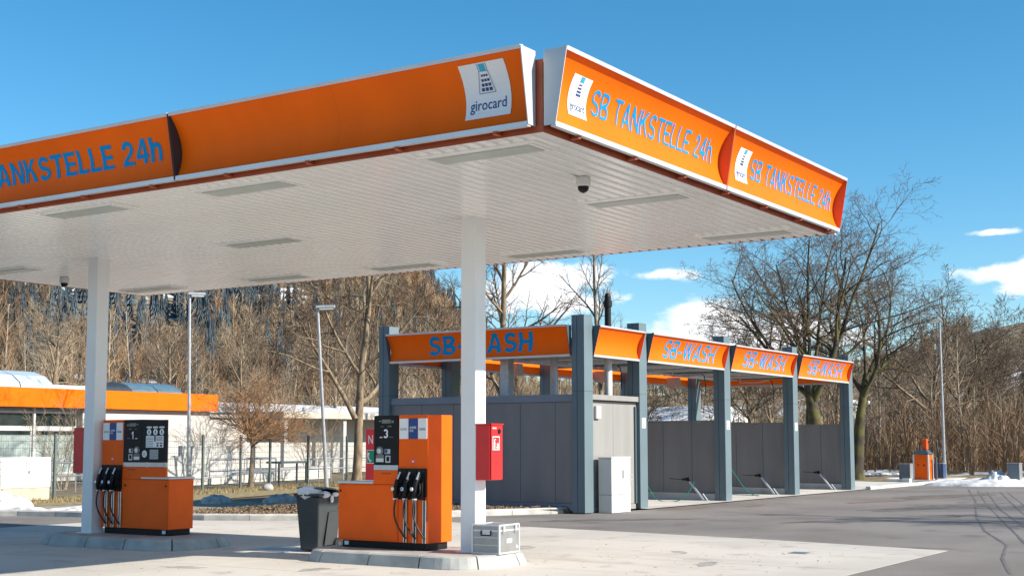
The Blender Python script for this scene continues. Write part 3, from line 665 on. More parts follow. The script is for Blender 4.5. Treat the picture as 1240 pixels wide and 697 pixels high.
# ------------------------------------------------------------------ fuel pumps
def fuel_pump(yc, sgn, xf, number, label, info):
    """yc = outer end of the tall nozzle column; u runs from there towards the low cabinet"""
    t = thing('fuel_pump', (xf+.28, yc+sgn*.8, IZ), label, 'fuel pump', 'orange fuel pumps')
    Y = lambda u: yc+sgn*u
    z0 = IZ; xb = xf+.57
    low_x = xb if not info else xf+.54
    T = .97; Lw = 1.63
    MB().box(xf+.05, xb-.05, Y(.05), Y(Lw-.05), z0, z0+.10).build('plinth', m_black, t)
    MB().box(xf+.03, xf+.05, Y(Lw-.17), Y(Lw-.10), z0+.03, z0+.085).build('plinth_label', m_whitep, t)
    # tall column and low cabinet
    MB().box(xf, xb, Y(0), Y(.525), z0+.10, z0+1.88).build('nozzle_column', m_orange_p, t, bevel=.008)
    MB().box(xf+.03, xb, Y(.530), Y(T), z0+.92, z0+1.88).build('computer_head', m_black, t, bevel=.006)
    c = MB().box(xf, low_x, Y(.530), Y(Lw), z0+.10, z0+.905).build('low_cabinet', m_orange_p, t, bevel=.008)
    MB().box(xf-.012, low_x+.012, Y(T+.005), Y(Lw+.012), z0+.908, z0+.938).build('cabinet_lid', m_trim, t, bevel=.004)
    MB().box(xf-.006, xf-.001, Y(.545), Y(Lw-.018), z0+.125, z0+.885).build('front_panel', m_orange_p, c, bevel=.002)
    for u in ((Lw-.05,) if not info else (.60, Lw-.06)):
        MB().tube([(xf-.012, Y(u), z0+.80), (xf+.01, Y(u), z0+.80)], .018, 10).build('lock', m_black, c)
    ue = T if not info else 1.56
    MB().box(xf-.003, xf+.028, Y(.532), Y(ue), z0+.908, z0+1.10).build('orange_band', m_orange_p, t)
    for k in range(7): MB().box(xf-.006, xf-.0035, Y(.66+k*.024), Y(.678+k*.024), z0+1.045+(k%3)*.003, z0+1.068).build('embossed_mark', m_oranged, t)
    MB().box(xf-.001, xf+.028, Y(.532), Y(ue), z0+1.105, z0+1.175).build('silver_strip', m_steel, t)
    # display: black face with read-outs, number and card terminal
    d = MB().box(xf-.006, xf+.029, Y(.532), Y(T), z0+1.18, z0+1.875).build('display_panel', m_black, t, bevel=.004)
    X = xf-.0075
    def plate(name, u0, u1, za, zb, m, x=X, th=.003): return MB().box(x, x+th, Y(u0), Y(u1), z0+za, z0+zb).build(name, m, d)
    uc = .75
    plate('readout', uc-.085, uc+.075, 1.765, 1.82, m_screen)
    plate('readout', uc-.14, uc-.10, 1.795, 1.80, m_trim); plate('readout', uc+.09, uc+.13, 1.795, 1.80, m_trim); plate('readout', uc-.14, uc-.10, 1.775, 1.78, m_trim)
    plate('caption', uc-.10, uc-.03, 1.715, 1.73, m_screen); plate('caption', uc+.04, uc+.10, 1.715, 1.725, m_screen)
    for k, (vs, fs) in enumerate(bold_letters(number, .08 if number == '3' else .05, .125, .2)):
        MB().add([(X-.001-.001*k, Y(uc)-u, z0+1.62+v) for u, v in vs], fs).build('pump_number', m_whitep, d)
    plate('caption', uc+.07, uc+.11, 1.56, 1.575, m_whitep); plate('caption', uc-.13, uc-.06, 1.565, 1.575, m_screen); plate('red_lamp', uc+.055, uc+.068, 1.558, 1.577, m_redb)
    MB().tube([(X, Y(uc+.11), z0+1.375), (X-.012, Y(uc+.11), z0+1.375)], [.066, .058], 18).build('contactless_reader', m_screen, d)
    MB().tube([(X-.013, Y(uc+.11), z0+1.375), (X-.016, Y(uc+.11), z0+1.375)], .036, 16).build('reader_mark', m_trim, d)
    plate('terminal_screen', uc+.035, uc+.18, 1.215, 1.32, m_screen); plate('terminal_screen', uc+.04, uc+.175, 1.22, 1.27, m_trim, X-.002)
    plate('card_slot', uc-.08, uc+.02, 1.335, 1.40, m_steel); plate('card_slot', uc-.03, uc+.012, 1.345, 1.395, m_navy, X-.004)
    plate('keypad', uc-.085, uc+.005, 1.21, 1.31, m_steel, X-.002); plate('keypad', uc-.065, uc-.015, 1.23, 1.295, m_black, X-.004)
    # grade panels
    for k, (txt, m, tm) in enumerate((('SUPER', m_whitep, m_screen), ('SUPER\nE10', m_navy2, m_whitep), ('DIESEL', m_whitep, m_black))):
        u1 = .525-.02-k*.165; kk = k if sgn > 0 else k
        u0 = u1-.155
        a, b = (u0, u1) if sgn > 0 else (u0, u1)
        if sgn < 0: u0, u1 = .02+k*.165, .02+k*.165+.155
        g = MB().box(xf-.008, xf-.001, Y(u0), Y(u1), z0+1.545, z0+1.83).build('grade_panel', m, t)
        sign_text('grade_lettering', txt, g, tm, (xf-.0095, Y((u0+u1)/2), z0+1.68), (0,-1,0), (0,0,1), .115, .032 if '\n' not in txt else .075, bold=.012)
    o = MB().box(xf-.004, xf-.001, Y(.235), Y(.295), z0+1.205, z0+1.265).build('pink_sticker', mat('pink_sticker', (.75, .10, .16), .5, var=.05), t)
    MB().box(xf-.006, xf-.0045, Y(.250), Y(.280), z0+1.22, z0+1.24).build('sticker_mark', m_whitep, o)
    # nozzle boots, nozzles, hoses
    for k in range(3):
        u0 = .022+k*.168; u1 = u0+.158; um = (u0+u1)/2
        b = MB()
        b.box(xf-.030, xf-.001, Y(u0), Y(u1), z0+.74, z0+1.13)
        b.extr([(xf-.001, Y(um)-.055, z0+.70), (xf-.06, Y(um)-.055, z0+.70), (xf-.085, Y(um)-.055, z0+.90), (xf-.012, Y(um)-.055, z0+1.04), (xf-.001, Y(um)-.055, z0+1.04)], (0, .11, 0))
        b.build('nozzle_boot', m_black, t, bevel=.004)
        yl = .035                      # nozzle hangs a little to the viewer's left
        n = MB()
        n.tube([(xf-.07, Y(um)-.005, z0+1.05), (xf-.12, Y(um)+.02, z0+.95), (xf-.125, Y(um)+.045, z0+.83), (xf-.105, Y(um)+.055, z0+.72)], [.022, .032, .036, .026], 10)
        n.tube([(xf-.09, Y(um)-.02, z0+.93), (xf-.10, Y(um)-.035, z0+.80), (xf-.10, Y(um)+.02, z0+.735)], [.014, .012, .014], 8)
        n.build('nozzle', m_black, t, smooth=True)
        nz = t.children[-1]
        MB().tube([(xf-.135, Y(um)+.0, z0+.985), (xf-.11, Y(um)-.028, z0+1.085)], [.014, .012], 8).build('nozzle_lever', m_steel, nz)
        MB().tube([(xf-.13, Y(um)+.062, z0+.85), (xf-.165, Y(um)+.068, z0+.85)], .026, 14).build('swivel_cap', m_whitep, nz)
        MB().tube([(xf-.166, Y(um)+.068, z0+.85), (xf-.170, Y(um)+.068, z0+.85)], .015, 12).build('swivel_dot', m_blue if k == 1 else m_whitep, nz)
        MB().box(xf-.14, xf-.08, Y(um)+.03, Y(um)+.075, z0+.70, z0+.72).build('hose_collar', m_trim, nz)
        pts = []
        for i in range(15):
            s = i/14
            pts.append((xf-.10+.06*s-.06*math.sin(math.pi*s), Y(um)+.055-.11*s*s*1.2+.02*math.sin(math.pi*s), z0+.71-.55*s+.0*s))
        MB().tube(pts, .013, 8).build('hose', m_rubber, t, smooth=True)
        yy = Y(um)-.055
        MB().tube([(xf-.022, yy-.018, z0+.69), (xf-.022, yy-.018, z0+.105)], .011, 8).tube([(xf-.022, yy+.026, z0+.69), (xf-.022, yy+.026, z0+.105)], .011, 8).build('hose_guide', m_steel, t)
        MB().box(xf-.020, xf-.001, yy-.008, yy+.018, z0+.105, z0+.68).build('guide_slot', m_black, t)
    if info:
        p = MB().box(xf-.006, xf+.029, Y(T+.004), Y(1.56), z0+1.18, z0+1.87).build('notice_panel', m_black, t, bevel=.004)
        def pl(name, u0, u1, za, zb, m, x=X, th=.003): return MB().box(x, x+th, Y(u0), Y(u1), z0+za, z0+zb).build(name, m, p)
        u0 = T+.10
        for k in range(3):
            u = u0+.075+k*.15
            pl('grade_tag', u-.058, u+.058, 1.735, 1.762, m_whitep)
            MB().tube([(X, Y(u), z0+1.672), (X+.003, Y(u), z0+1.672)], .052, 18).build('round_notice', m_whitep, p)
            MB().box(X-.002, X-.0005, Y(u-.012), Y(u+.012), z0+1.645, z0+1.70).build('notice_mark', m_screen, p)
        pl('notice_sheet', u0+.005, u0+.20, 1.42, 1.61, m_whitep); pl('notice_sheet', u0+.235, u0+.42, 1.42, 1.61, m_whitep); pl('notice_sheet', u0+.20, u0+.235, 1.42, 1.52, m_whitep)
        for k in range(6): pl('print_line', u0+.02, u0+.18, 1.44+k*.027, 1.448+k*.027, m_screen, X-.002)
        for k in range(3): pl('print_line', u0+.25, u0+.40, 1.53+k*.024, 1.54+k*.024, m_screen, X-.002)
        for k in range(2): pl('warning_mark', u0+.26+k*.08, u0+.31+k*.08, 1.478, 1.50, m_redb, X-.002); pl('warning_mark', u0+.265+k*.08, u0+.305+k*.08, 1.435, 1.465, m_black, X-.002)
        MB().tube([(X, Y(T+.075), z0+1.315), (X+.003, Y(T+.075), z0+1.315)], .058, 18).build('round_sticker', m_whitep, p)
        MB().tube([(X-.002, Y(T+.075), z0+1.315), (X, Y(T+.075), z0+1.315)], .036, 16).build('sticker_centre', mat('pale_green_print', (.45, .6, .5), .5), p)
        pl('notice_sheet', u0+.10, u0+.30, 1.23, 1.385, mat('grey_notice', (.42, .42, .42), .5, var=.03))
        for k in range(5): pl('print_line', u0+.115, u0+.285, 1.25+k*.026, 1.255+k*.026, m_screen, X-.002)
        MB().box(xf+.03, xf+.055, Y(T+.06), Y(T+.10), z0+.94, z0+1.80).box(xf+.03, xf+.055, Y(1.46), Y(1.50), z0+.94, z0+1.80).build('panel_post', m_steel, t)
    return t
m_navy2 = mat('deep_blue_print', (.01, .05, .22), .4, var=.03)
fuel_pump(.69, 1, -.16, '3', 'orange fuel pump numbered 3 on the near island, between bin and column', False)
fuel_pump(7.65, -1, -.02, '1', 'orange fuel pump numbered 1 on the far island, with wide black notice panel', True)

# ------------------------------------------------------------------ small things on the forecourt
def extinguisher_box(x, y, z, sgn, label):
    """red cabinet fixed to a column side facing -y (sgn -1) or +y"""
    t = thing('extinguisher_cabinet', (x+.14, y+sgn*.13, z), label, 'extinguisher box', 'red boxes on the canopy columns')
    y1 = y+sgn*.262
    MB().box(x, x+.285, y+sgn*.003, y+sgn*.235, z, z+.755).build('body', m_red, t, bevel=.006)
    d = MB().box(x+.008, x+.277, y+sgn*.239, y1, z+.006, z+.749).build('door', m_red, t, bevel=.006)
    MB().box(x-.008, x+.293, y+sgn*.0, y+sgn*.27, z+.757, z+.770).build('top_lip', m_red, t)
    yy = y1+sgn*.002
    MB().box(x+.03, x+.12, y1+sgn*.001, yy, z+.70, z+.715).build('door_label', m_whitep, d)
    MB().tube([(x+.19, y1, z+.665), (x+.19, y1+sgn*.012, z+.665)], .034, 14).build('lock', m_black, d)
    s = MB().box(x+.03, x+.20, y1+sgn*.001, yy, z+.41, z+.595).build('pictogram', m_whitep, d)
    MB().box(x+.04, x+.19, yy, yy+sgn*.002, z+.42, z+.585).build('pictogram_field', m_redb, s)
    y3 = yy+sgn*.004
    MB().box(x+.055, x+.085, yy, y3, z+.43, z+.52).box(x+.062, x+.078, yy, y3, z+.525, z+.56).box(x+.055, x+.10, yy, y3, z+.548, z+.56).box(x+.12, x+.175, yy, y3, z+.435, z+.455).box(x+.13, x+.165, yy, y3, z+.46, z+.50).build('extinguisher_mark', m_whitep, s)
    return t
extinguisher_box(0, 0, 1.145, -1, 'red fire extinguisher box fixed to the near white column above the aluminium case')
extinguisher_box(-.144, 7.987, 1.15, 1, 'dark red fire extinguisher box on the far white column at the left')

def emergency_stele():
    x, y = 8.1, 8.64
    t = thing('emergency_stele', (x, y-.2, 0), 'red emergency call stele with N and green telephone sign behind pump 3', 'emergency post')
    MB().box(x, x+.14, y-.42, y, 0, 1.96).build('post', m_redb, t, bevel=.006)
    sign_text('stele_letter', 'N', t, m_whitep, (x-.003, y-.145, 1.73), (0,-1,0), (0,0,1), .13, .19, bold=.01)
    s = MB().box(x-.004, x-.001, y-.36, y-.04, 1.20, 1.50).build('telephone_sign', m_whitep, t)
    MB().box(x-.007, x-.0045, y-.345, y-.055, 1.215, 1.485).build('sign_field', m_green, s)
    MB().tube([(x-.009, y-.10, 1.44), (x-.009, y-.085, 1.36), (x-.009, y-.11, 1.29), (x-.009, y-.17, 1.25)], [.03, .018, .018, .03], 8).build('handset_mark', m_whitep, s)
emergency_stele()

def wheelie_bin():
    t = thing('wheelie_bin', (0, 0, 0), 'dark grey wheelie bin with white bag bulging under its lid', 'bin')
    b0 = [(-.21, -.17), (.20, -.17), (.20, .17), (-.21, .17)]; b1 = [(-.27, -.225), (.25, -.225), (.25, .225), (-.27, .225)]
    q = lambda P, z: [(x, y, z) for x, y in P]
    MB().hexa(q(b0, .02), q(b1, .84)).build('body', m_bin, t, bevel=.025, seg=2)
    MB().hexa(q([(-.30, -.245), (.27, -.245), (.27, .245), (-.30, .245)], .845), q([(-.305, -.25), (.275, -.25), (.275, .25), (-.305, .25)], .885)).build('rim', m_bin, t, bevel=.01)
    for s in (-1, 1):
        MB().extr([(-.10, s*.20, .10), (.22, s*.19, .10), (.24, s*.228, .60), (-.02, s*.218, .60)], (0, s*.012, 0)).build('side_rib', m_bin, t)
        w = MB().tube([(.22, s*.19, .10), (.22, s*.25, .10)], .10, 20).build('wheel', m_rubber, t)
        MB().tube([(.22, s*.251, .10), (.22, s*.258, .10)], .045, 14).build('hub', m_bin, w)
    MB().tube([(.22, -.19, .10), (.22, .19, .10)], .015, 8).build('axle', m_steel, t)
    MB().tube([(.33, -.20, .87), (.33, .20, .87)], .016, 8).box(.27, .33, -.21, -.18, .855, .88).box(.27, .33, .18, .21, .855, .88).build('handle', m_bin, t)
    # lid tilted open by the bag: hinge at +x
    lid = MB(); 
    prof = [(.30, .89), (.10, .955), (-.12, .985), (-.20, .975)]
    top = []
    for x, z in prof: top += [(x, -.25, z), (x, .25, z)]
    n = len(top); vs = top+[(x, y, z-.022) for x, y, z in top]; fs = []
    for i in range(3): fs += [(2*i, 2*i+2, 2*i+3, 2*i+1), (n+2*i, n+2*i+1, n+2*i+3, n+2*i+2), (2*i, n+2*i, n+2*i+2, 2*i+2), (2*i+1, 2*i+3, n+2*i+3, n+2*i+1)]
    fs += [(0, 1, n+1, n), (6, n+6, n+7, 7)]
    lid.add(vs, fs).build('lid', m_binl, t)
    # bag: lumpy bulge hanging over the rim
    def lump(cx_, cy_, cz_, a, b, c_, seed):
        r_ = random.Random(seed); bm = bmesh.new(); bmesh.ops.create_icosphere(bm, subdivisions=3, radius=1)
        ph = [r_.uniform(0, 6) for _ in range(6)]
        for v in bm.verts:
            p = v.co; k = 1+.10*math.sin(5*p.x+ph[0])*math.sin(4*p.y+ph[1])+.07*math.sin(9*p.z+ph[2]+3*p.x)+.06*math.sin(13*p.y+ph[3])
            v.co = Vector((cx_+p.x*a*k, cy_+p.y*b*k, cz_+p.z*c_*k))
        vs = [v.co.copy() for v in bm.verts]; fs = [tuple(v.index for v in f.verts) for f in bm.faces]; bm.free(); return vs, fs
    m = MB()
    for a in ((-.17, .05, .90, .16, .20, .10, 1), (-.10, -.2, .865, .11, .07, .055, 2), (.12, -.245, .865, .08, .03, .035, 3), (.02, -.25, .80, .035, .02, .06, 4)): m.add(*lump(*a))
    m.build('rubbish_bag', m_bag, t, smooth=True)
    return t
b = wheelie_bin(); b.location = (.62, 3.40, 0); b.rotation_euler = (0, 0, R(4))

def alu_case():
    t = thing('aluminium_case', (0, 0, 0), 'silver aluminium case standing on the near island beside the white column', 'case')
    w, d, h = .52, .42, .385
    MB().box(-w/2, w/2, -d/2, d/2, .012, h-.075).build('body', m_alu, t)
    MB().box(-w/2, w/2, -d/2, d/2, h-.070, h).build('lid', m_alu, t)
    e = .014
    for sx_ in (-1, 1):
        for sy_ in (-1, 1): MB().box(sx_*w/2-e, sx_*w/2+e, sy_*d/2-e, sy_*d/2+e, .0, h+.004).build('corner_edge', m_trim, t, bevel=.004)
    for z in (.012, h-.072, h):
        MB().box(-w/2-.005, w/2+.005, -d/2-.005, -d/2+.004, z-.011, z+.011).box(-w/2-.005, w/2+.005, d/2-.004, d/2+.005, z-.011, z+.011).box(-w/2-.005, -w/2+.004, -d/2, d/2, z-.0105, z+.0105).box(w/2-.004, w/2+.005, -d/2, d/2, z-.0105, z+.0105).build('edge_rail', m_trim, t)
    for z in (.12, .22): MB().box(-w/2-.004, -w/2+.001, -d/2+.02, d/2-.02, z-.004, z+.004).build('pressed_rib', m_trim, t)
    hb = MB().box(-w/2-.004, -w/2-.001, -.09, .07, .235, .325).build('handle_recess', m_steel, t)
    MB().tube([(-w/2-.012, .065, .315), (-w/2-.018, .065, .25), (-w/2-.018, -.085, .25), (-w/2-.012, -.085, .315)], .009, 8).build('handle', m_black, hb)
    for x in (-.16, .16):
        l = MB().box(x-.028, x+.028, -d/2-.016, -d/2-.001, .27, .345).build('latch', m_steel, t, bevel=.004)
        MB().box(x-.022, x+.022, -d/2-.024, -d/2-.0165, .30, .37).build('latch_lever', m_trim, l)
    MB().box(-.07, .08, -d/2-.004, -d/2-.001, .14, .20).build('badge', m_trim, t, bevel=.001)
    MB().box(.19, .24, -d/2-.004, -d/2-.001, .06, .10).build('badge', m_trim, t, bevel=.001)
    return t
a = alu_case(); a.location = (.10, -.265, IZ+.001); a.rotation_euler = (0, 0, R(3))

# ------------------------------------------------------------------ self-service car wash
WX, WY = 12.164, 5.368
PX = [12.164, 14.93, 20.07, 25.26, 30.46]; PW, PD, PH = .40, .342, 4.656; YB = 11.23
wash = thing('car_wash', (21.3, 8.5, 0), 'open self-service car wash with blue grey posts and orange lettered boards', 'car wash')
def post(x, y):
    # box profile with a recessed groove on the two x faces and a slot joint at mid height
    def prof(z0, z1, g=.0):
        return [(x+g, y+g), (x+PW-g, y+g), (x+PW-g, y+.19), (x+PW-.02, y+.19), (x+PW-.02, y+.205), (x+PW-g, y+.205), (x+PW-g, y+PD-g), (x+g, y+PD-g), (x+g, y+.205), (x+.02, y+.205), (x+.02, y+.19), (x+g, y+.19)]
    p = MB().prism(prof(0, 0), .012, 2.862).prism(prof(0, 0), 2.872, PH)
    o = p.build('post', m_bluegrey, wash)
    MB().prism(prof(0, 0, .006), 2.8625, 2.8715).build('joint', m_bgdark, o)
    MB().box(x-.004, x+PW+.004, y-.004, y+PD+.004, PH+.001, PH+.018).build('cap', m_bluegrey, o)
    return o
for i, x in enumerate(PX):
    for y in (WY, YB):
        p = post(x, y)
        if y == WY and 0 < i < 4:
            s = MB().box(x+.11, x+.30, y-.004, y-.001, 2.02, 2.27).build('notice', m_whitep, p)
            MB().tube([(x+.205, y-.005, 2.17), (x+.205, y-.0075, 2.17)], .075, 18).build('ban_ring', m_redb, s); MB().tube([(x+.205, y-.008, 2.17), (x+.205, y-.0095, 2.17)], .054, 18).build('ring_field', m_whitep, s)
            MB().box(x+.14, x+.27, y-.0055, y-.0042, 2.04, 2.07).build('print_line', m_redb, s)
# orange boards between the posts
zb, zt, db, dt, sg = 3.725, 4.43, .03, .215, .12
def wash_board(F, u0, u1, text, f0, f1, sgn, p0, p1, splits=()):
    o, pf = fascia_section(wash, F, u0, u1, zb, zt, db, dt, sg, splits, p0, p1)
    if text:
        w = (f1-f0)*(u1-u0)
        uc = u0+(f0+f1)/2*(u1-u0) if sgn > 0 else u1-(f0+f1)/2*(u1-u0)
        for k, (vs, fs) in enumerate(bold_letters(text, w, .47, .22 if sgn < 0 else .155, shear=.20, slices=7)): curved('sign_lettering', wash, F, pf, zb, zt, uc, 4.095, vs, fs, m_blue, sgn, .006+.002*k)
Ff = Face((0, WY+.02, 0), (1, 0, 0), (0, -1, 0)); Fb = Face((0, YB+PD-.02, 0), (-1, 0, 0), (0, 1, 0))
Fl = Face((WX+.02, 0, 0), (0, 1, 0), (-1, 0, 0)); Fr = Face((PX[4]+PW-.02, 0, 0), (0, -1, 0), (1, 0, 0))
for i in range(4):
    a, b = PX[i]+PW+.02, PX[i+1]-.02
    wash_board(Ff, a, b, 'SB-WASH' if i else None, .19, .885, 1, m_bgdark, m_plate)
    wash_board(Fb, -b, -a, None, 0, 0, 1, m_bgdark, m_orange)
wash_board(Fl, WY+PD+.02, YB-.02, 'SB-WASH', .225, .815, -1, m_bgdark, m_bgdark)
wash_board(Fr, -(YB-.02), -(WY+PD+.02), None, 0, 0, 1, m_bgdark, m_orange)
# roof: deck sheet on beams and joists
MB().box(PX[0]+.3, PX[4]+.1, WY+.42, YB-.02, 4.10, 4.16).build('roof_deck', m_galv, wash)
for i, x in enumerate(PX): MB().box(x+.12, x+.28, WY+PD+.002, YB-.002, 3.93, 4.08).build('cross_beam', m_bluegrey, wash)
for i in range(4):
    a, b = PX[i]+PW, PX[i+1]
    for y in (WY+.10,): MB().box(a+.002, b-.002, y, y+.12, 3.86, 4.05).build('edge_rail', m_galv, wash)
    for k in range(3):
        y = WY+1.5+k*1.4
        MB().box(a-.10, b+.10, y, y+.09, 3.985, 4.095).build('joist', m_galv, wash)
    if i:
        xm = (a+b)/2
        for k in range(2): MB().box(a+.9+k*2.2, a+1.05+k*2.2, WY+1.2, YB-1.2, 3.90, 3.98).build('lamp_tray', m_white, wash)
        pts = [(xm, 8.4, 4.08), (xm, 8.4, 3.72), (xm-.9, 7.4, 3.66), (xm-1.5, 6.7, 3.70)]
        o = MB().tube(pts, .022, 8).build('swivel_boom', m_steel, wash)
        MB().tube([(xm-1.5, 6.7, 3.70), (xm-1.62, 6.55, 3.62), (xm-1.62, 6.5, 3.3), (xm-1.9, 6.4, 2.9), (xm-2.25, 6.3, 2.5)], .014, 8).build('hose', m_rubber, o)
        for k in range(3): MB().tube([(a-.05, 9.6+k*.25, 3.92), (b+.05, 9.6+k*.25, 3.92)], .025, 8).build('pipe', m_steel, wash)
        MB().box(xm-.2, xm+.1, YB-.5, YB-.1, 3.60, 3.95).build('pump_unit', m_galv, wash)
# plant room walls of upright panels
def panels(axis, plane, th, marks, z0, z1, m, gap=.008):
    for a, b in zip(marks, marks[1:]):
        if axis == 'y': MB().box(plane, plane+th, a+gap/2, b-gap/2, z0, z1).build('wall_panel', m, wash, bevel=.006)
        else: MB().box(a+gap/2, b-gap/2, plane, plane+th, z0, z1).build('wall_panel', m, wash, bevel=.006)
ym = [WY+PD+.004, 6.24, 7.235, 8.235, 9.235, 10.235, YB-.004]
panels('y', WX+.10, .08, ym, .22, 2.62, m_panel)
MB().box(WX+.07, WX+.20, WY+PD+.002, YB-.002, .05, .215).build('plinth_rail', m_wcap, wash)
MB().box(WX+.065, WX+.24, WY+PD+.002, YB-.002, 2.625, 2.80).build('wall_capping', m_wcap, wash)
xm = [PX[0]+PW+.004, 13.72, PX[1]-.004]
panels('x', WY+.10, .08, xm, .14, 2.60, m_panel_lit)
MB().box(PX[0]+PW+.002, PX[1]-.10, WY+.085, WY+.2, .012, .135).build('plinth_rail', m_panel_lit, wash)
MB().box(PX[0]+PW+.002, PX[1]-.002, WY+.09, WY+.22, 2.605, 2.67).build('shadow_gap', m_dark, wash)
MB().box(PX[0]+PW+.002, PX[1]-.002, WY+.03, WY+.26, 2.675, 2.80).build('wall_capping', m_panel_lit, wash)
MB().box(PX[1]-.14, PX[1]-.06, WY+.06, WY+.098, .14, 2.55).build('drain_pipe', m_bgdark, wash)
MB().box(PX[0]+PW+.22, PX[0]+PW+.44, WY+.02, WY+.098, 2.22, 2.53).build('wall_lamp', m_white, wash, bevel=.01)
for k in range(3): MB().box(14.50, 14.60, WY+.04, WY+.098, .62+k*.10, .67+k*.10).build('socket', m_galv, wash)
panels('y', PX[1]+.05, .08, ym, .14, 2.62, m_panel_lit)
panels('x', YB+.05, .08, [PX[0]+PW+.004, 13.72, PX[1]-.004], .14, 2.62, m_panel)
# bay partitions: concrete upstand with panels above
for x in PX[2:]:
    MB().box(x+.06, x+.30, WY+PD+.01, YB-.01, .012, .20).build('upstand', m_pad, wash)
    panels('y', x+.13, .08, [WY+PD+.012, 6.48, 7.4, 8.3, 9.25, 10.2, YB-.012], .205, 2.24, m_panel)
    MB().box(x+.11, x+.23, WY+PD+.01, YB-.01, 2.245, 2.285).build('wall_capping', m_panel, wash)
# pipes standing over the plant room
MB().tube([(14.2, 5.86, 2.81), (14.2, 5.86, 3.78)], .10, 16).build('vent_pipe', m_white, wash)
o = MB().tube([(14.2, 5.86, 3.785), (14.2, 5.86, 5.30)], .082, 16).build('flue', m_black, wash)
MB().tube([(14.2, 5.86, 5.05), (14.2, 5.86, 5.20)], .112, 16).tube([(14.2, 5.86, 5.305), (14.2, 5.86, 5.39)], [.085, .06], 16).build('flue_cowl', m_black, o)
MB().tube([(13.3, 6.9, 2.81), (13.3, 6.9, 4.09)], .10, 14).build('vent_pipe', m_galv, wash)
MB().box(12.75, 13.0, 7.9, 8.15, 2.81, 4.09).build('vent_duct', m_galv, wash)
# roof light frame standing on the deck
r = MB().box(25.6, 28.4, 8.2, 9.8, 4.9, 4.98).build('roof_light', m_white, wash)
for x in (25.7, 28.2):
    for y in (8.3, 9.6): MB().box(x, x+.06, y, y+.06, 4.165, 4.895).build('roof_light_leg', m_white, r)
# lances in their slanted tubes, one per bay
for k, x in enumerate(PX[2:]):
    xx = x-.18; lab = ('nearest', 'middle', 'farthest')[k]
    t = thing('lance_holder', (xx, 5.98, .012), f'slanted steel lance holder with black spray gun in the {lab} open wash bay', 'lance holder', 'lance holders in the wash bays')
    MB().tube([(xx, 5.98, .02), (xx, 6.42, .56)], .035, 10).build('holder_tube', m_steel, t)
    MB().tube([(xx+.02, 5.88, .02), (xx+.02, 6.02, .20)], .022, 8).box(xx-.06, xx+.08, 5.84, 6.02, .014, .028).build('foot', m_galv, t)
    g = MB().tube([(xx, 6.40, .545), (xx, 6.52, .61), (xx, 6.64, .60)], [.035, .04, .03], 8).box(xx-.02, xx+.02, 6.44, 6.50, .60, .66).build('spray_gun', m_black, t)
    MB().tube([(xx, 6.62, .60), (xx, 7.05, .62)], .010, 6).build('lance_tip', m_black, g)
for k, pts in enumerate(([(19.0, 7.6, .85), (19.0, 7.25, .35), (18.9, 6.9, .04), (18.9, 6.3, .035), (19.0, 6.0, .30), (19.1, 5.9, .55)], [(24.2, 7.4, 1.35), (24.2, 7.0, .75), (24.15, 6.6, .25), (24.1, 6.3, .035), (23.6, 5.9, .035), (23.9, 6.9, .035)])):
    P = [Vector(p) for p in pts]; L = []
    for i in range(len(P)-1):
        a, b, c, d = P[max(i-1, 0)], P[i], P[i+1], P[min(i+2, len(P)-1)]
        for s in range(6):
            u = s/6; L.append(.5*((2*b)+(c-a)*u+(2*a-5*b+4*c-d)*u*u+(3*b-a-3*c+d)*u**3))
    L.append(P[-1])
    tag(MB().tube(L, .011, 7).build('wash_hose', m_green2, loc=pts[0]), ('green hose looping to the floor of the nearest open wash bay', 'green hose hanging beside the post of the middle wash bay')[k], 'hose', 'green wash hoses')
def service_cabinet():
    x0, x1, y0, y1 = 12.79, 13.72, 5.0, 5.36
    t = thing('service_cabinet', ((x0+x1)/2, 5.2, 0), 'white electrical service cabinet standing before the sunlit plant room wall of the car wash', 'electrical cabinet')
    MB().box(x0+.004, x1-.004, y0+.004, y1-.004, 0, .415).build('base', m_white, t)
    for z in (.06, .19): MB().box(x0+.03, x1-.03, y0-.003, y0+.003, z, z+.115).build('base_panel', m_white, t, bevel=.004)
    MB().box(x0, x1, y0, y1, .423, 1.27).build('body', m_white, t, bevel=.006)
    MB().box(x0-.012, x1+.012, y0-.012, y1+.012, 1.274, 1.315).build('roof', m_white, t, bevel=.008)
    d = MB().box(x0+.025, x1-.025, y0-.008, y0-.001, .45, 1.25).build('door', m_white, t, bevel=.003)
    MB().box(x0+.52, x0+.55, y0-.02, y0-.0085, .80, 1.0).build('door_handle', m_black, d)
service_cabinet()

# ------------------------------------------------------------------ lamp posts, fence, cabinets, heaps
def lamp_post(base, top, head, label):
    b, p = Vector(base), Vector(top)
    t = thing('lamp_post', base, label, 'street lamp', 'lamp posts round the forecourt')
    MB().tube([b+(p-b)*s for s in (0, .12, .121, 1)], [.085, .085, .07, .05], 14).build('pole', m_galv, t, smooth=False)
    h = Vector(head)
    a = p; d = h.normalized(); n_ = Vector((-d.y, d.x, 0))*.14
    m = MB(); 
    q = [a-d*.08-n_, a+h-n_*.9, a+h+n_*.9, a-d*.08+n_]
    m.hexa([v+Vector((0,0,.0)) for v in q], [v+Vector((0,0,.11)) for v in q]).build('lamp_head', m_galv, t, bevel=.02)
    q = [a+d*.06-n_*.8, a+h*.9-n_*.75, a+h*.9+n_*.75, a+d*.06+n_*.8]
    m = MB().hexa([v-Vector((0,0,.05)) for v in q], [v-Vector((0,0,.002)) for v in q]).build('lamp_glass', m_diff, t)
    return t
lamp_post((20.1, 27.0, 0), (19.82, 26.85, 7.15), (.45, -.35, 0), 'straight grey lamp post rising between pump one and the little round tree')
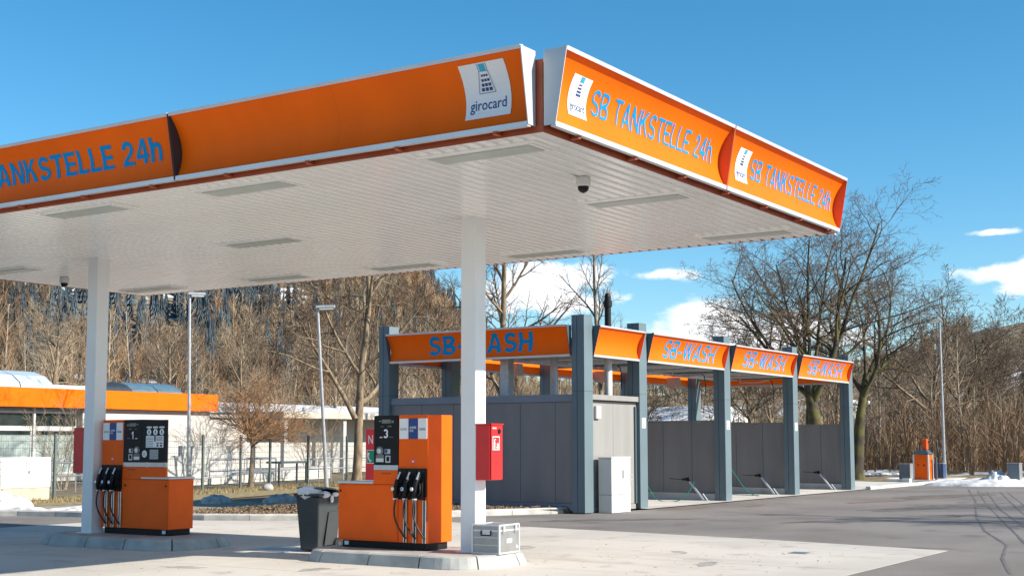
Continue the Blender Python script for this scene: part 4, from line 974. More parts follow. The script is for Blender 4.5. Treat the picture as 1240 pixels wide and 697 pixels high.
lamp_post((23.0, 22.8, 0), (22.34, 22.75, 6.62), (.40, -.50, .03), 'leaning grey lamp post behind the wheelie bin')
lamp_post((45.7, 6.4, 0), (45.05, 6.25, 6.98), (-.35, .45, .03), 'tall leaning lamp post by the orange vacuum machine at the right')

fence = thing('mesh_fence', (18, 24.5, 0), 'green grey wire mesh fence in front of the supermarket and white hall', 'fence')
FP = [(3.0, 21.6), (7.2, 22.5), (11.33, 23.43), (14.0, 23.9), (16.5, 24.25), (18.4, 24.5), (20.6, 24.85), (22.5, 25.2), (24.97, 25.5), (28.25, 26.3), (31.5, 27.0)]
m_fence = mat('fence_green_grey', (.11, .14, .13), .5, metal=.2, var=.1)
wires = MB()
for i, (x, y) in enumerate(FP):
    MB().box(x-.035, x+.035, y-.035, y+.035, -.05, 1.95).build('fence_post', m_fence, fence)
    if i+1 < len(FP):
        a, b = Vector((x, y, 0)), Vector((*FP[i+1], 0)); L = (b-a).length
        for z in (.12, .32, .52, .72, .92, 1.12, 1.32, 1.52, 1.72, 1.88): wires.tube([a+Vector((0, -.04, z)), b+Vector((0, -.04, z))], .006, 3, caps=False)
        for k in range(int(L/.10)): q = a.lerp(b, (k+.5)/int(L/.10)); wires.tube([q+Vector((0, -.045, .05)), q+Vector((0, -.045, 1.9))], .004, 3, caps=False)
o = wires.build('mesh_wire', m_fence, fence); o['kind'] = 'stuff'

def railing(pts, h, label, m):
    t = thing('guard_rail', (*pts[0], 0), label, 'railing', 'railings beside the trolley ramps')
    P = [Vector((*p, 0)) for p in pts]
    for z in (h, h*.55): MB().tube([p+Vector((0,0,z)) for p in P], .03, 8).build('rail', m, t)
    for a, b in zip(P, P[1:]):
        n = max(1, int((b-a).length/1.1))
        for k in range(n+1): q = a.lerp(b, k/n); MB().tube([q, q+Vector((0,0,h-.03))], .025, 6).build('rail_post', m, t)
railing([(22.5, 28.4), (27.5, 29.6), (27.7, 31.5)], 1.0, 'bright steel railing behind the small round tree', m_steel)
railing([(28.5, 28.8), (34.5, 30.4)], .95, 'grey steel railing between lamp post and white hall', m_galv)
railing([(13, 27), (19, 28.3)], 1.0, 'steel railing behind the fence left of pump one', m_steel)
t = thing('ramp_screen', (23.2, 30.5, 0), 'stepped grey concrete screen standing before the white hall wall', 'screen wall')
MB().prism([(21.5, 30.4), (23.2, 30.8), (23.2, 30.95), (21.5, 30.55)], 0, 1.15).build('low_part', m_kerb, t)
MB().prism([(23.21, 30.81), (27.0, 31.7), (27.0, 31.85), (23.21, 30.96)], 0, 1.55).build('high_part', m_kerb, t)
t = thing('work_table', (25.3, 27.0, 0), 'dark topped steel table standing behind the fence near the leaning lamp post', 'table')
MB().box(24.6, 26.4, 26.7, 27.4, .84, .92).build('table_top', m_bgdark, t)
for x in (24.7, 26.3):
    for y in (26.8, 27.3): MB().box(x-.03, x+.03, y-.03, y+.03, 0, .838).build('leg', m_bgdark, t)
t = thing('ramp_deck', (26, 29.5, 0), 'pale sloping ramp behind the steel railings', 'ramp')
MB().hexa([(21, 29.2, -.02), (34, 32.2, -.02), (34, 34.2, -.02), (21, 31.2, -.02)][::1], [(21, 29.2, .12), (34, 32.2, .55), (34, 34.2, .55), (21, 31.2, .12)]).build('deck', m_pad, t)

t = thing('transformer_cabinet', (10.2, 24.2, 0), 'white cabinet on a beige concrete plinth at the far left', 'utility cabinet')
MB().box(9.0, 10.75, 22.9, 23.7, 0, .36).build('plinth', mat('beige_concrete', (.42, .40, .32), .9, var=.12, scale=4), t)
b = MB().box(8.98, 10.77, 22.88, 23.72, .364, 1.25).build('body', m_white, t, bevel=.01)
MB().box(9.9, 10.7, 22.86, 22.877, .42, 1.2).box(9.05, 9.88, 22.86, 22.877, .42, 1.2).build('door', m_white, b)
MB().box(9.97, 10.0, 22.845, 22.859, .78, .86).build('handle', m_black, b)

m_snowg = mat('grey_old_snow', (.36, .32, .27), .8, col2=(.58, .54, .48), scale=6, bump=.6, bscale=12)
def heap(name, cx_, cy_, a, b, h, seed, label, cat, m, rot=0, group=None, res=30):
    r_ = np.random.default_rng(seed); ph = r_.uniform(0, 6.28, 12)
    vs = [(0, 0, h)]; fs = []; R1 = 14
    f = lambda x, y: 1+.6*(.28*np.sin(2.3*x+ph[0])*np.sin(1.9*y+ph[1])+.16*np.sin(5.1*x+ph[2]+2*y)+.10*np.sin(9*y+ph[3]+6*x)+.05*np.sin(17*x+ph[5])*np.sin(19*y+ph[6]))
    vs[0] = (0, 0, h*f(0, 0))
    for i in range(1, R1+1):
        for k in range(res):
            q = 2*math.pi*k/res; s = i/R1; e = 1+.16*math.sin(3*q+ph[7])+.10*math.sin(5*q+ph[8])+.05*math.sin(11*q+ph[9])
            x, y = s*math.cos(q)*e, s*math.sin(q)*e
            z = h*(1-s*s)**.62*f(x*3, y*3) if i < R1 else -.06
            vs.append((x*a, y*b, z))
    for k in range(res): fs.append((0, 1+k, 1+(k+1) % res))
    for i in range(R1-1):
        for k in range(res): p = 1+i*res+k; q_ = 1+i*res+(k+1) % res; fs.append((p, p+res, q_+res, q_))
    c, s = math.cos(rot), math.sin(rot)
    z0 = max(0, float(height(cx_, cy_))+.03) if abs(cx_) > 44 else 0
    o = MB().add([(cx_+x*c-y*s, cy_+x*s+y*c, z0+z) for x, y, z in vs], fs).build(name, m, smooth=True, loc=(cx_, cy_, z0))
    return tag(o, label, cat, group)
heap('snow_pile', 38.3, 1.6, 3.6, .85, .27, 3, 'long low heap of old snow at the right edge of the asphalt', 'snow pile', m_snow, R(-62))
heap('snow_pile', 37.9, 2.25, .65, .5, .50, 4, 'tallest lump of snow rising from the long heap at the right', 'snow pile', m_snow)
heap('snow_pile', 6.6, 19.4, 1.1, .6, .36, 5, 'dirty snow pile in front of the white cabinet at the far left', 'snow pile', m_snowd, R(20))
heap('snow_pile', 12.0, 17.3, .6, .3, .20, 6, 'left one of two small snow lumps in the shade behind the bin', 'snow pile', m_snowg, R(15))
heap('snow_pile', 13.2, 15.9, .5, .3, .20, 7, 'right one of two small snow lumps in the shade behind the bin', 'snow pile', m_snowg, R(-20))
bm = bmesh.new(); bmesh.ops.create_icosphere(bm, subdivisions=3, radius=1)
vs = [(20.3+v.co.x*.22*(1+.08*math.sin(5*v.co.y+2)), 23.2+v.co.y*.20, .07+v.co.z*.15*(1+.1*math.sin(4*v.co.x))) for v in bm.verts]; fs = [tuple(v.index for v in f.verts) for f in bm.faces]; bm.free()
tag(MB().add(vs, fs).build('boulder', m_iskerb, smooth=True, loc=(20.3, 23.2, 0)), 'pale round boulder lying on the dry grass under the small tree', 'boulder')
for k, (x, y, a, b, h, rr_) in enumerate(((48.0, 10.0, 3.4, 1.1, .14, -.9), (8.0, 17.6, 1.8, .4, .07, .2), (10.5, 18.8, 1.8, .25, .05, .3), (5.6, 17.2, .9, .4, .12, .4), (33.8, 13.4, 2.4, .8, .15, .1))):
    o = heap('snow_patch', x, y, a, b, h, 20+k, None, None, m_snowd, rr_); tag(o, kind='structure')

# vacuum station on its own kerbed pad at the right
def vacuum_station():
    x, y = 41.3, 6.05
    t = thing('vacuum_station', (x, y, 0), 'orange car vacuum machine with black cap on a pale pad', 'vacuum machine')
    MB().box(x-.30, x+.30, y-.30, y+.30, .06, 1.14).build('cabinet', m_orange_p, t, bevel=.01)
    for a, b in ((-1, -1), (1, -1), (-1, 1), (1, 1)): MB().box(x+a*.30-.03, x+a*.30+.03, y+b*.30-.03, y+b*.30+.03, .062, 1.15).build('corner_strip', m_white, t)
    MB().hexa([(x-.36, y-.36, 1.152), (x+.36, y-.36, 1.152), (x+.36, y+.36, 1.152), (x-.36, y+.36, 1.152)], [(x-.20, y-.20, 1.33), (x+.20, y-.20, 1.33), (x+.20, y+.20, 1.33), (x-.20, y+.20, 1.33)]).build('cap', m_bgdark, t, bevel=.01)
    for u in (-.12, .12): MB().box(x-.308, x-.301, y+u-.035, y+u+.035, .68, .73).build('slot', m_black, t)
    MB().box(x-.12, x+.12, y-.306, y-.301, .60, .62).box(x-.02, x+.02, y-.306, y-.301, .45, .58).box(x-.14, x+.10, y-.306, y-.301, .86, .90).build('print', m_redb, t)
    MB().box(x-.10, x+.14, y-.20, y+.0, 1.335, 1.78).build('hose_head', mat('orange_red_plastic', (.75, .09, .01), .4, var=.05), t, bevel=.02)
    MB().tube([(x+.42, y-.46, 1.6), (x+.5, y-.5, 1.2), (x+.52, y-.52, .6), (x+.45, y-.55, .2)], .03, 8).build('hose', m_rubber, t, smooth=True)
    MB().tube([(x-.1, y+.1, 1.33), (x-.1, y+.1, 1.62), (x+.1, y-.3, 1.68)], .02, 6).build('hose_arm', m_black, t)
    MB().box(x+.18, x+.30, y-.50, y-.42, .06, 1.0).build('hose_post', m_bgdark, t)
vacuum_station()
tag(MB().box(40.5, 45.9, 5.3, 7.2, -.02, .10).build('vacuum_pad', m_pad), kind='structure')
def grey_bin(x, y, z, w, h, m, label):
    t = thing('waste_box', (x, y, z), label, 'waste bin', 'grey waste boxes')
    MB().box(x-w/2, x+w/2, y-w/2, y+w/2, z, z+h).build('body', m, t, bevel=.015)
    MB().box(x-w/2-.012, x+w/2+.012, y-w/2-.012, y+w/2+.012, z+h+.002, z+h+.03).build('rim', m_galv, t)
    MB().box(x-w/2-.006, x-w/2-.001, y-w*.3, y+w*.3, z+h*.62, z+h*.9).build('flap', m, t)
m_binb = mat('blue_bin', (.03, .07, .16), .45, var=.05); m_bing = mat('grey_bin_steel', (.20, .22, .24), .45, var=.06)
grey_bin(41.9, 6.95, .10, .48, .62, m_bing, 'grey steel box on the pad left of the orange vacuum machine')
grey_bin(43.7, 6.05, .10, .44, .62, m_binb, 'dark blue box between the orange vacuum machine and the tall lamp post')
grey_bin(38.1, 1.65, -.01, .46, .84, m_bing, 'grey steel box standing by the snow heap at the right edge')
grey_bin(38.9, 1.12, -.01, .42, 1.0, m_binb, 'blue box at the extreme right edge beside a grey one')
t = thing('marker_block', (40.35, 6.45, 0), 'small white block on the kerb in front of the grey steel box', 'block'); MB().box(40.2, 40.48, 6.3, 6.62, .0, .16).build('block', m_white, t, bevel=.01); MB().box(40.19, 40.199, 6.34, 6.58, .05, .11).build('stripe', m_cap, t)

# ------------------------------------------------------------------ buildings on the left and far ones
mk = thing('supermarket', (14, 50, 0), 'long white supermarket with orange fascia band and glass barrel rooflights', 'building')
FY = 38.5
MB().box(24.5, 32.2, FY, FY+26, 0, 3.2).build('wall', m_wallw, mk)
MB().box(-20, 24.5, FY+.35, FY+26, 0, 3.2).build('wall', m_wallw, mk)
MB().box(-20.2, 32.4, FY-.35, FY-.05, 3.21, 4.03).build('fascia_band', m_orange, mk)
MB().box(32.101, 32.4, FY-.04, FY+26, 3.21, 4.03).build('fascia_band', m_orange, mk)
MB().box(-20.1, 32.1, FY-.04, FY+26, 3.21, 3.92).build('roof', m_wallw, mk)
MB().box(-19, 31, FY+4, FY+22, 3.93, 4.42).build('roof_upstand', m_wallw, mk)
for k in range(13):
    x0 = 22.12-2.32*k
    f = MB().box(x0, x0+2.2, FY+.2, FY+.28, .30, .42).box(x0, x0+2.2, FY+.2, FY+.28, 2.20, 2.40).box(x0, x0+.07, FY+.2, FY+.28, .421, 2.199).box(x0+2.13, x0+2.2, FY+.2, FY+.28, .421, 2.199).box(x0, x0+2.2, FY+.2, FY+.28, 2.95, 3.05).build('window', m_white, mk)
    MB().box(x0+.075, x0+2.125, FY+.23, FY+.25, 2.02, 2.195).build('pane', m_glass, f)
    MB().box(x0+.075, x0+2.125, FY+.23, FY+.25, .425, 2.015).build('frosted_pane', m_glassw, f)
    MB().box(x0+.02, x0+2.18, FY+.23, FY+.25, 2.405, 2.945).build('pane', m_glass, f)
    MB().box(x0-.11, x0-.01, FY+.12, FY+.32, 0, 3.2).build('mullion', m_white, mk)
    MB().box(x0, x0+2.2, FY+.18, FY+.34, 0, .295).build('sill', m_kerb, mk)
def rooflight(x0, x1, yc, r, z):
    o = None; N = 9; n = max(2, round((x1-x0)/1.8))
    for i in range(n):
        a, b = x0+(x1-x0)*i/n+.03, x0+(x1-x0)*(i+1)/n-.03; vs = []
        for k in range(N):
            q = math.pi*k/(N-1); vs += [(a, yc-r*math.cos(q), z+r*.42*math.sin(q)), (b, yc-r*math.cos(q), z+r*.42*math.sin(q))]
        p = MB().add(vs, [(2*k, 2*k+2, 2*k+3, 2*k+1) for k in range(N-1)]+[tuple(range(0, 2*N, 2)), tuple(range(1, 2*N, 2))]).build('rooflight', m_rl, mk)
        MB().box(a-.045, a-.005, yc-r, yc+r, z, z+.06).build('glazing_bar', m_galv, p)
m_rl = mat('milky_rooflight', (.45, .52, .58), .15, var=.06)
m_rl2 = mat('clear_rooflight', (.10, .16, .20), .1, var=.1, spec=.7)
rooflight(8, 23.6, FY+3.2, 2.4, 3.93)
m_rl, _k = m_rl2, m_rl
rooflight(28.2, 31.4, FY+2.6, 1.6, 3.93)

hall = thing('white_hall', (39, 45, 0), 'low white rendered hall with beige flat canopy beyond the small round tree', 'building')
MB().box(32.42, 47, FY+1.2, FY+7, 0, 2.95).build('wall', m_wallw, hall)
MB().box(36.5, 47.3, FY-.9, FY+7.2, 2.96, 3.30).build('canopy_roof', mat('beige_concrete_slab', (.48, .44, .37), .85, var=.1, scale=2), hall)
MB().box(32.42, 36.49, FY+1.0, FY+7.2, 2.96, 3.10).build('roof', m_wallw, hall)
for x in (36.8, 41.5, 46.5): MB().box(x, x+.25, FY-.7, FY-.45, 0, 2.955).build('pillar', m_wallw, hall)
for k in range(3): MB().box(33.2+k*4.3, 34.6+k*4.3, FY+1.185, FY+1.199, .0, .35).build('plinth_panel', m_kerb, hall)
barn = thing('snowy_roofed_hall', (55, 54, 0), 'long hall with a snow covered shallow roof behind the white hall', 'building')
MB().box(30, 82, 50, 64, 0, 3.15).build('wall', m_wallw, barn)
MB().extr([(29.5, 49.4, 3.16), (29.5, 57, 4.45), (29.5, 64.6, 3.16)], (53, 0, 0)).build('roof', m_snow, barn)
for k in range(5): MB().box(36+k*9, 38+k*9, 52, 52.2, 3.6, 4.1).build('snow_guard', m_galv, barn)
for k in range(8): f = MB().box(32+k*6, 34.4+k*6, 49.94, 49.995, 1.2, 2.4).build('window', m_white, barn); MB().box(32.1+k*6, 34.3+k*6, 49.925, 49.938, 1.3, 2.3).build('pane', m_glass, f)
gh = thing('greenhouse', (72, 27, 0), 'long low pale building with snowy roof seen through the wash bays', 'building')
MB().box(58, 64, 24, 52, 0, 2.9).build('wall', m_wallw, gh)
MB().extr([(57.6, 24-.4, 2.91), (61, 24-.4, 3.9), (64.4, 24-.4, 2.91)], (0, 29, 0)).build('roof', m_snow, gh)
for k in range(11): f = MB().box(57.94, 57.995, 24.4+k*2.5, 26.4+k*2.5, .9, 2.2).build('window', m_white, gh); MB().box(57.925, 57.938, 24.5+k*2.5, 26.3+k*2.5, 1.0, 2.1).build('pane', m_rl2, f)
gh2 = thing('long_shed', (84, 18, 0), 'low pale shed with grey roof beyond the farthest wash bay', 'building')
MB().box(82, 90, 8, 22.0, 0, 2.6).build('wall', m_wallw, gh2); MB().extr([(81.5, 7.6, 2.61), (86, 7.6, 3.5), (90.5, 7.6, 2.61)], (0, 14.8, 0)).build('roof', m_snow, gh2)
f = MB().box(81.94, 81.995, 9, 12, 0, 2.3).build('door', m_cap, gh2); MB().box(81.92, 81.938, 9.9, 10.1, 1.0, 1.1).build('handle', m_black, f)
tw = thing('white_tower', (86, 26.5, 0), 'narrow white block with a pale flat roof behind the right-hand trees', 'building')
MB().box(84.5, 88, 24.2, 27.2, 0, 4.6).build('wall', m_wallw, tw); MB().box(84.2, 88.3, 23.9, 27.5, 4.61, 4.85).build('roof', m_snow, tw)
for k in range(2): f = MB().box(84.44, 84.495, 24.8+k*1.2, 25.6+k*1.2, 2.4, 3.6).build('window', m_white, tw); MB().box(84.42, 84.438, 24.9+k*1.2, 25.5+k*1.2, 2.5, 3.5).build('pane', m_glass, f)
bar = thing('site_barrier', (72, 17.5, 0), 'orange and white construction barrier beyond the mossy tree trunk', 'barrier')
m_sig = mat('signal_orange', (.85, .12, .02), .5, var=.05)
for k in range(5):
    for j in range(3): MB().box(72, 72.06, 15.5+k*1.0, 16.4+k*1.0, .35+j*.3, .6+j*.3).build('board', m_sig if (k+j) % 2 else m_white, bar)
    MB().box(72.07, 72.13, 15.45+k*1.0, 15.55+k*1.0, 0, 1.25).build('post', m_galv, bar)
def parked_van(x, y):
    t = thing('parked_van', (x, y, 0), 'white van parked far off in front of the brown wood', 'van')
    pr = [(0, .35), (4.4, .35), (4.4, .95), (3.7, 1.15), (3.1, 1.95), (0, 2.0)]
    MB().extr([(x, y+a-2.2, b) for a, b in pr], (1.8, 0, 0)).build('body', m_white, t, bevel=.06)
    for a in (.7, 3.6): w = MB().tube([(x-.02, y+a-2.2, .34), (x+.2, y+a-2.2, .34)], .34, 18).build('wheel', m_rubber, t); MB().tube([(x-.03, y+a-2.2, .34), (x-.019, y+a-2.2, .34)], .19, 14).build('rim', m_steel, w)
    MB().extr([(x-.012, y+a-2.2, b) for a, b in ((2.0, 1.2), (3.45, 1.2), (3.0, 1.8), (2.0, 1.85))], (.01, 0, 0)).build('side_window', m_glass, t)
    MB().extr([(x-.012, y+a-2.2, b) for a, b in ((.3, 1.25), (1.7, 1.25), (1.7, 1.8), (.3, 1.8))], (.01, 0, 0)).build('side_window', m_glass, t)
parked_van(78, 15.0)

# ------------------------------------------------------------------ trees
def perp(d):
    a = Vector((0, 0, 1)) if abs(d.z) < .9 else Vector((1, 0, 0))
    u = d.cross(a).normalized(); return u, d.cross(u).normalized()
class Tree:
    """recursive bare tree; thick wood and twigs are gathered separately"""
    def __init__(s, seed, n, ratio, ang, start, up, seg, wander, split=1, sd=9, rmin=.0055):
        s.r = random.Random(seed); pad = lambda q: tuple(q)+(q[-1],)*4; s.n = n; s.ratio, s.ang, s.start, s.up, s.seg, s.wander, s.split = pad(ratio), pad(ang), pad(start), pad(up), pad(seg), pad(wander), split; s.sd = sd; s.rmin = rmin
        s.wv, s.wf, s.tv, s.tf = [], [], [], []
    def tube(s, pts, rad, lvl):
        V, F = (s.wv, s.wf) if lvl <= s.split else (s.tv, s.tf)
        n = 9 if lvl == 0 else 6 if lvl == 1 else 4 if lvl == 2 else 3
        base = len(V); m = len(pts)
        d = pts[1]-pts[0]; u, w = perp(d.normalized())
        for i, p in enumerate(pts):
            for k in range(n):
                q = 2*math.pi*k/n; c = p+(u*math.cos(q)+w*math.sin(q))*rad[i]; V.append((c.x, c.y, c.z))
        for i in range(m-1):
            for k in range(n): a = base+i*n+k; b = base+i*n+(k+1) % n; F.append((a, b, b+n, a+n))
    def grow(s, p, d, L, r, lvl):
        R_ = s.r; m = max(2, int(L/s.seg[lvl])+1); pts = [p.copy()]; rad = [r]; dirs = [d.copy()]
        last = lvl == len(s.n)
        for i in range(m):
            w = s.wander[lvl]
            d = (d+Vector((R_.gauss(0, w), R_.gauss(0, w), R_.gauss(0, w)+s.up[lvl]))).normalized()
            p = p+d*(L/m); pts.append(p.copy()); dirs.append(d.copy()); t = (i+1)/m
            rad.append(r*(1-t*.72) if lvl else r*(1-.62*t))
        if lvl == 0: rad[0] *= 1.35
        s.tube(pts, rad, lvl)
        if last: return
        n = s.n[lvl]; g = R_.uniform(0, 6.28)
        for k in range(n):
            t = s.start[lvl]+(1-s.start[lvl])*((k+R_.random())/n); i = min(m-1, int(t*m)); f = t*m-i
            q = pts[i].lerp(pts[i+1], f); dd = dirs[i]; u, w = perp(dd); g += 2.4+R_.uniform(-.5, .5)
            a = math.radians(max(4, R_.gauss(s.ang[lvl], s.sd if lvl == 0 else 9))); nd_ = (dd*math.cos(a)+(u*math.cos(g)+w*math.sin(g))*math.sin(a)).normalized()
            s.grow(q, nd_, L*s.ratio[lvl]*R_.uniform(.7, 1.15)*(1.15-.55*t if lvl or True else 1), max(s.rmin, rad[i]*R_.uniform(.5, .68)), lvl+1)
    def meshes(s, name):
        out = []
        for v, f, nm in ((s.wv, s.wf, 'trunk'), (s.tv, s.tf, 'crown')):
            me = bpy.data.meshes.new(nm); me.from_pydata(v, [], f); me.polygons.foreach_set('use_smooth', [True]*len(f)); out.append(me)
        return out
def place_tree(name, T, base, label, cat, mw, mt, group=None, rot=0):
    t = thing(name, base, label, cat, group); t.rotation_euler = (0, 0, rot)
    for me, m in zip(T.meshes(name), (mw, mt)):
        me.materials.append(m); o = bpy.data.objects.new(me.name, me); COL.objects.link(o); o.parent = t
    return t
V = Vector
def at(x, y): return (x, y, float(height(x, y)))

# the big many-stemmed mossy tree behind the farthest bay
T = Tree(11, (5, 9, 8, 6, 4), (1.8, .54, .54, .5, .55), (28, 44, 44, 42, 40), (.72, .25, .25, .2, .2), (0, .045, .03, .02, .01), (.6, .5, .4, .3, .22), (.03, .08, .11, .13, .15), split=2)
T.grow(V((0, 0, -.1)), V((0, 0, 1)), 4.3, .33, 0); T.grow(V((.55, .3, -.1)), V((.02, .03, 1)).normalized(), 4.8, .25, 0)
t = place_tree('bare_tree', T, at(36.2, 8.7), 'tallest bare tree with several mossy yellow green stems behind the farthest wash bay', 'tree', m_moss, m_twig); t.scale = (1.32, 1.32, 1.02)
# its neighbour forking low at the right of the wash
T = Tree(23, (5, 9, 8, 6, 4), (1.6, .55, .52, .5, .5), (38, 46, 45, 42, 40), (.7, .2, .25, .2, .2), (0, .03, .03, .02, .01), (.5, .45, .4, .3, .22), (.05, .14, .15, .15, .15), split=2)
T.grow(V((0, 0, -.1)), V((-.02, .03, 1)).normalized(), 3.6, .24, 0)
t = place_tree('bare_tree', T, at(43.2, 9.6), 'bare tree with crooked low fork between the wash and the orange vacuum machine', 'tree', m_moss, m_twig); t.scale = (1.4, 1.4, 1.35)
# V-shaped tree left of the wash
T = Tree(31, (9, 8, 7, 5, 3), (.62, .55, .5, .5, .5), (52, 48, 45, 42, 40), (.28, .15, .2, .2, .2), (.02, .035, .03, .02, .01), (.6, .45, .4, .3, .22), (.03, .10, .13, .14, .15), split=2)
T.grow(V((0, 0, -.1)), V((.0, -.03, 1)).normalized(), 8.6, .155, 0)
T.grow(V((-.02, .05, 2.1)), V((-.30, .36, .85)).normalized(), 4.0, .075, 0)
t = place_tree('bare_tree', T, at(25.2, 23.2), 'forked bare tree with tan limbs beside the left end of the car wash', 'tree', m_wood, m_twig); t.scale = (1.25, 1.25, 1.25)
# little clipped tree with a ball crown
T = Tree(41, (26, 9, 8, 4), (1.75, .5, .5, .5), (48, 36, 38, 35), (.80, .12, .2, .2), (.0, .012, .01, .0), (.3, .3, .25, .2), (.03, .11, .13, .14), split=0, sd=22)
T.grow(V((0, 0, -.05)), V((0, 0, 1)), 2.05, .10, 0)
place_tree('small_round_tree', T, at(21.6, 25.3), 'small bare tree with a dense reddish brown ball crown on the grass verge', 'tree', m_wood, m_twigr).scale = (1.12, 1.12, 1.0)
# trees behind the wash roof
T = Tree(53, (12, 8, 7, 5), (.42, .5, .5, .5), (44, 42, 42, 40), (.28, .2, .2, .2), (.01, .05, .04, .02), (.8, .5, .4, .3), (.025, .09, .12, .14), split=1)
T.grow(V((0, 0, -.1)), V((0, 0, 1)), 10.8, .20, 0)
place_tree('bare_tree', T, at(31.2, 20.4), 'broad bare tree whose crown shows just right of the near white column', 'tree', m_wood, m_twig)
T = Tree(59, (14, 7, 6, 4), (.30, .5, .5, .5), (36, 40, 42, 40), (.32, .2, .2, .2), (.01, .07, .04, .02), (.9, .5, .4, .3), (.02, .07, .12, .14), split=1)
T.grow(V((0, 0, -.1)), V((0, 0, 1)), 12.6, .15, 0)
place_tree('bare_tree', T, at(46.2, 24.0), 'slender pointed bare tree rising behind the black flue of the car wash', 'tree', m_wood, m_twig)
def mid_tree(seed, H, r, x, y, label, spread=1.0, tw=None):
    T = Tree(seed, (9, 8, 7, 5), (.60*spread, .52, .5, .5), (44, 44, 44, 42), (.30, .2, .2, .2), (.01, .045, .035, .02), (.7, .5, .4, .3), (.03, .11, .13, .14), split=1, rmin=.009)
    T.grow(V((0, 0, -.1)), V((0, 0, 1)), H*.72, r, 0)
    return place_tree('bare_tree', T, at(x, y), label, 'tree', m_wood, tw or m_twig)
def oak(seed, H, r, x, y, label, tw=None):
    T = Tree(seed, (6, 9, 7, 5, 4), (2.15, .56, .52, .5, .5), (42, 46, 45, 42, 40), (.62, .2, .22, .2, .2), (0, .035, .03, .02, .01), (.6, .5, .4, .3, .22), (.04, .14, .15, .15, .15), split=1, sd=14, rmin=.011)
    T.grow(V((0, 0, -.1)), V((0, 0, 1)), H*.34, r, 0)
    return place_tree('bare_tree', T, at(x, y), label, 'tree', m_wood, tw or m_twig)
mid_tree(61, 5.2, .11, 40.0, 18.3, 'low bushy bare tree seen through the nearest open wash bay', 1.1)
oak(62, 11.5, .2, 60.8, 24.2, 'bare tree whose crown shows above the second wash board')
oak(63, 12.5, .2, 68, 23.5, 'bare tree whose crown shows above the third wash board, left of the tallest tree')
mid_tree(64, 6.5, .14, 41.3, 13.6, 'thin bare trunk seen through the middle wash bay')
mid_tree(65, 8.0, .15, 47.5, 11.9, 'thin bare tree seen through the farthest wash bay behind the mossy stems')
oak(66, 11.2, .24, 53.6, 9.1, 'bare tree right of the crooked forked tree, its crown touching the tall lamp post')
oak(67, 11.2, .24, 58.6, 8.8, 'round crowned bare tree on the skyline right of the tall lamp post')
oak(68, 10, .2, 65.6, 9.0, 'smaller bare tree at the right end of the skyline row')
mid_tree(70, 11.5, .2, 33.8, 52.9, 'leaning bare tree seen at the left of the far column above the supermarket', .9, m_twigt)
mid_tree(71, 12.0, .2, 26.3, 46.0+20, 'bare tree at the far left edge above the supermarket roof', .9, m_twigt)
mid_tree(72, 12.5, .2, 46, 68, 'bare tree behind the supermarket seen between far column and straight lamp post', .9, m_twigt)
mid_tree(73, 13, .2, 55, 66, 'wide bare tree behind the white hall, above the little round tree', 1., m_twig)
mid_tree(74, 12, .2, 64, 68, 'bare tree behind the white hall, above the leaning lamp post', 1., m_twigt)
mid_tree(75, 12, .2, 62, 56, 'bare tree behind the snowy roofed hall, just left of the car wash', 1., m_twig)
# two bare trees beyond the right edge, whose shadows reach over the asphalt
mid_tree(81, 10, .2, 17.5, -14.5, 'bare tree outside the frame casting thin shadows over the asphalt', 1.1)
mid_tree(82, 9, .17, 23.5, -15.5, 'second bare tree outside the frame beyond the first', 1.1)
# leafless shrubs against the white hall
for k, (x, y, lab) in enumerate(((27.5, 33.5, 'leafless shrub against the white hall right of the small round tree'), (34.5, 33.8, 'leafless shrub in front of the white hall behind the leaning lamp post'), (17.6, 31.0, 'tall pale leafless shrub right of pump one in front of the supermarket wall'))):
    T = Tree(90+k, (7, 6, 5), (.6, .55, .5), (24, 28, 30), (.15, .2, .2), (.03, .03, .02), (.4, .3, .25), (.08, .1, .12), split=0)
    for j in range(7):
        a = j*.9; T.grow(V((.12*math.cos(a), .12*math.sin(a), -.02)), V((.35*math.cos(a), .35*math.sin(a), 1)).normalized(), 2.0+.4*(j % 3), .018, 0)
    place_tree('leafless_shrub', T, at(x, y), lab, 'shrub', m_birch, m_twigt)

# ------------------------------------------------------------------ the woods: single saplings, then the far forest
protos = []
for k in range(6):
    T = Tree(100+k, (30, 5, 4), (.20, .45, .5), (40, 38, 38), (.18, .2, .2), (.012, .10, .05, .02), (.9, .4, .3, .25), (.02, .06, .1, .12), split=0)
    T.grow(V((0, 0, -.2)), V((T.r.gauss(0, .03), T.r.gauss(0, .03), 1)).normalized(), 9.0, .075, 0)
    mw, mc = T.meshes('sapling'); mw.materials.append(m_birch); mc.materials.append((m_twigt, m_twig, m_twigr, m_twigt, m_twigt, m_twig)[k])
    protos.append((mw, mc))
def sapling(x, y, h, group, label):
    t = bpy.data.objects.new('sapling', None); COL.objects.link(t); t.location = at(x, y); t.rotation_euler = (0, 0, random.uniform(0, 6.28)); s = h/9.0; t.scale = (s*1.1, s*1.1, s)
    tag(t, label, 'tree', group)
    mw, mc = random.choice(protos)
    for nm, me in (('trunk', mw), ('crown', mc)): o = bpy.data.objects.new(nm, me); COL.objects.link(o); o.parent = t
def polar(azd, r): return CAM.x+r*math.cos(R(azd)), CAM.y+r*math.sin(R(azd))
for k in range(110):
    azd = random.uniform(11.5, 20.5); x, y = polar(azd, random.uniform(66, 108))
    if 80 < x < 91 and 7 < y < 23 or (y > 10.5 and random.random() < .25): continue
    sapling(x, y, random.choice((3.4, 4, 4.5, 5, 5.5, 6.8))*random.uniform(.9, 1.1), 'thin saplings of the brown wood on the right', 'thin leafless sapling in the dense brown wood at the right')
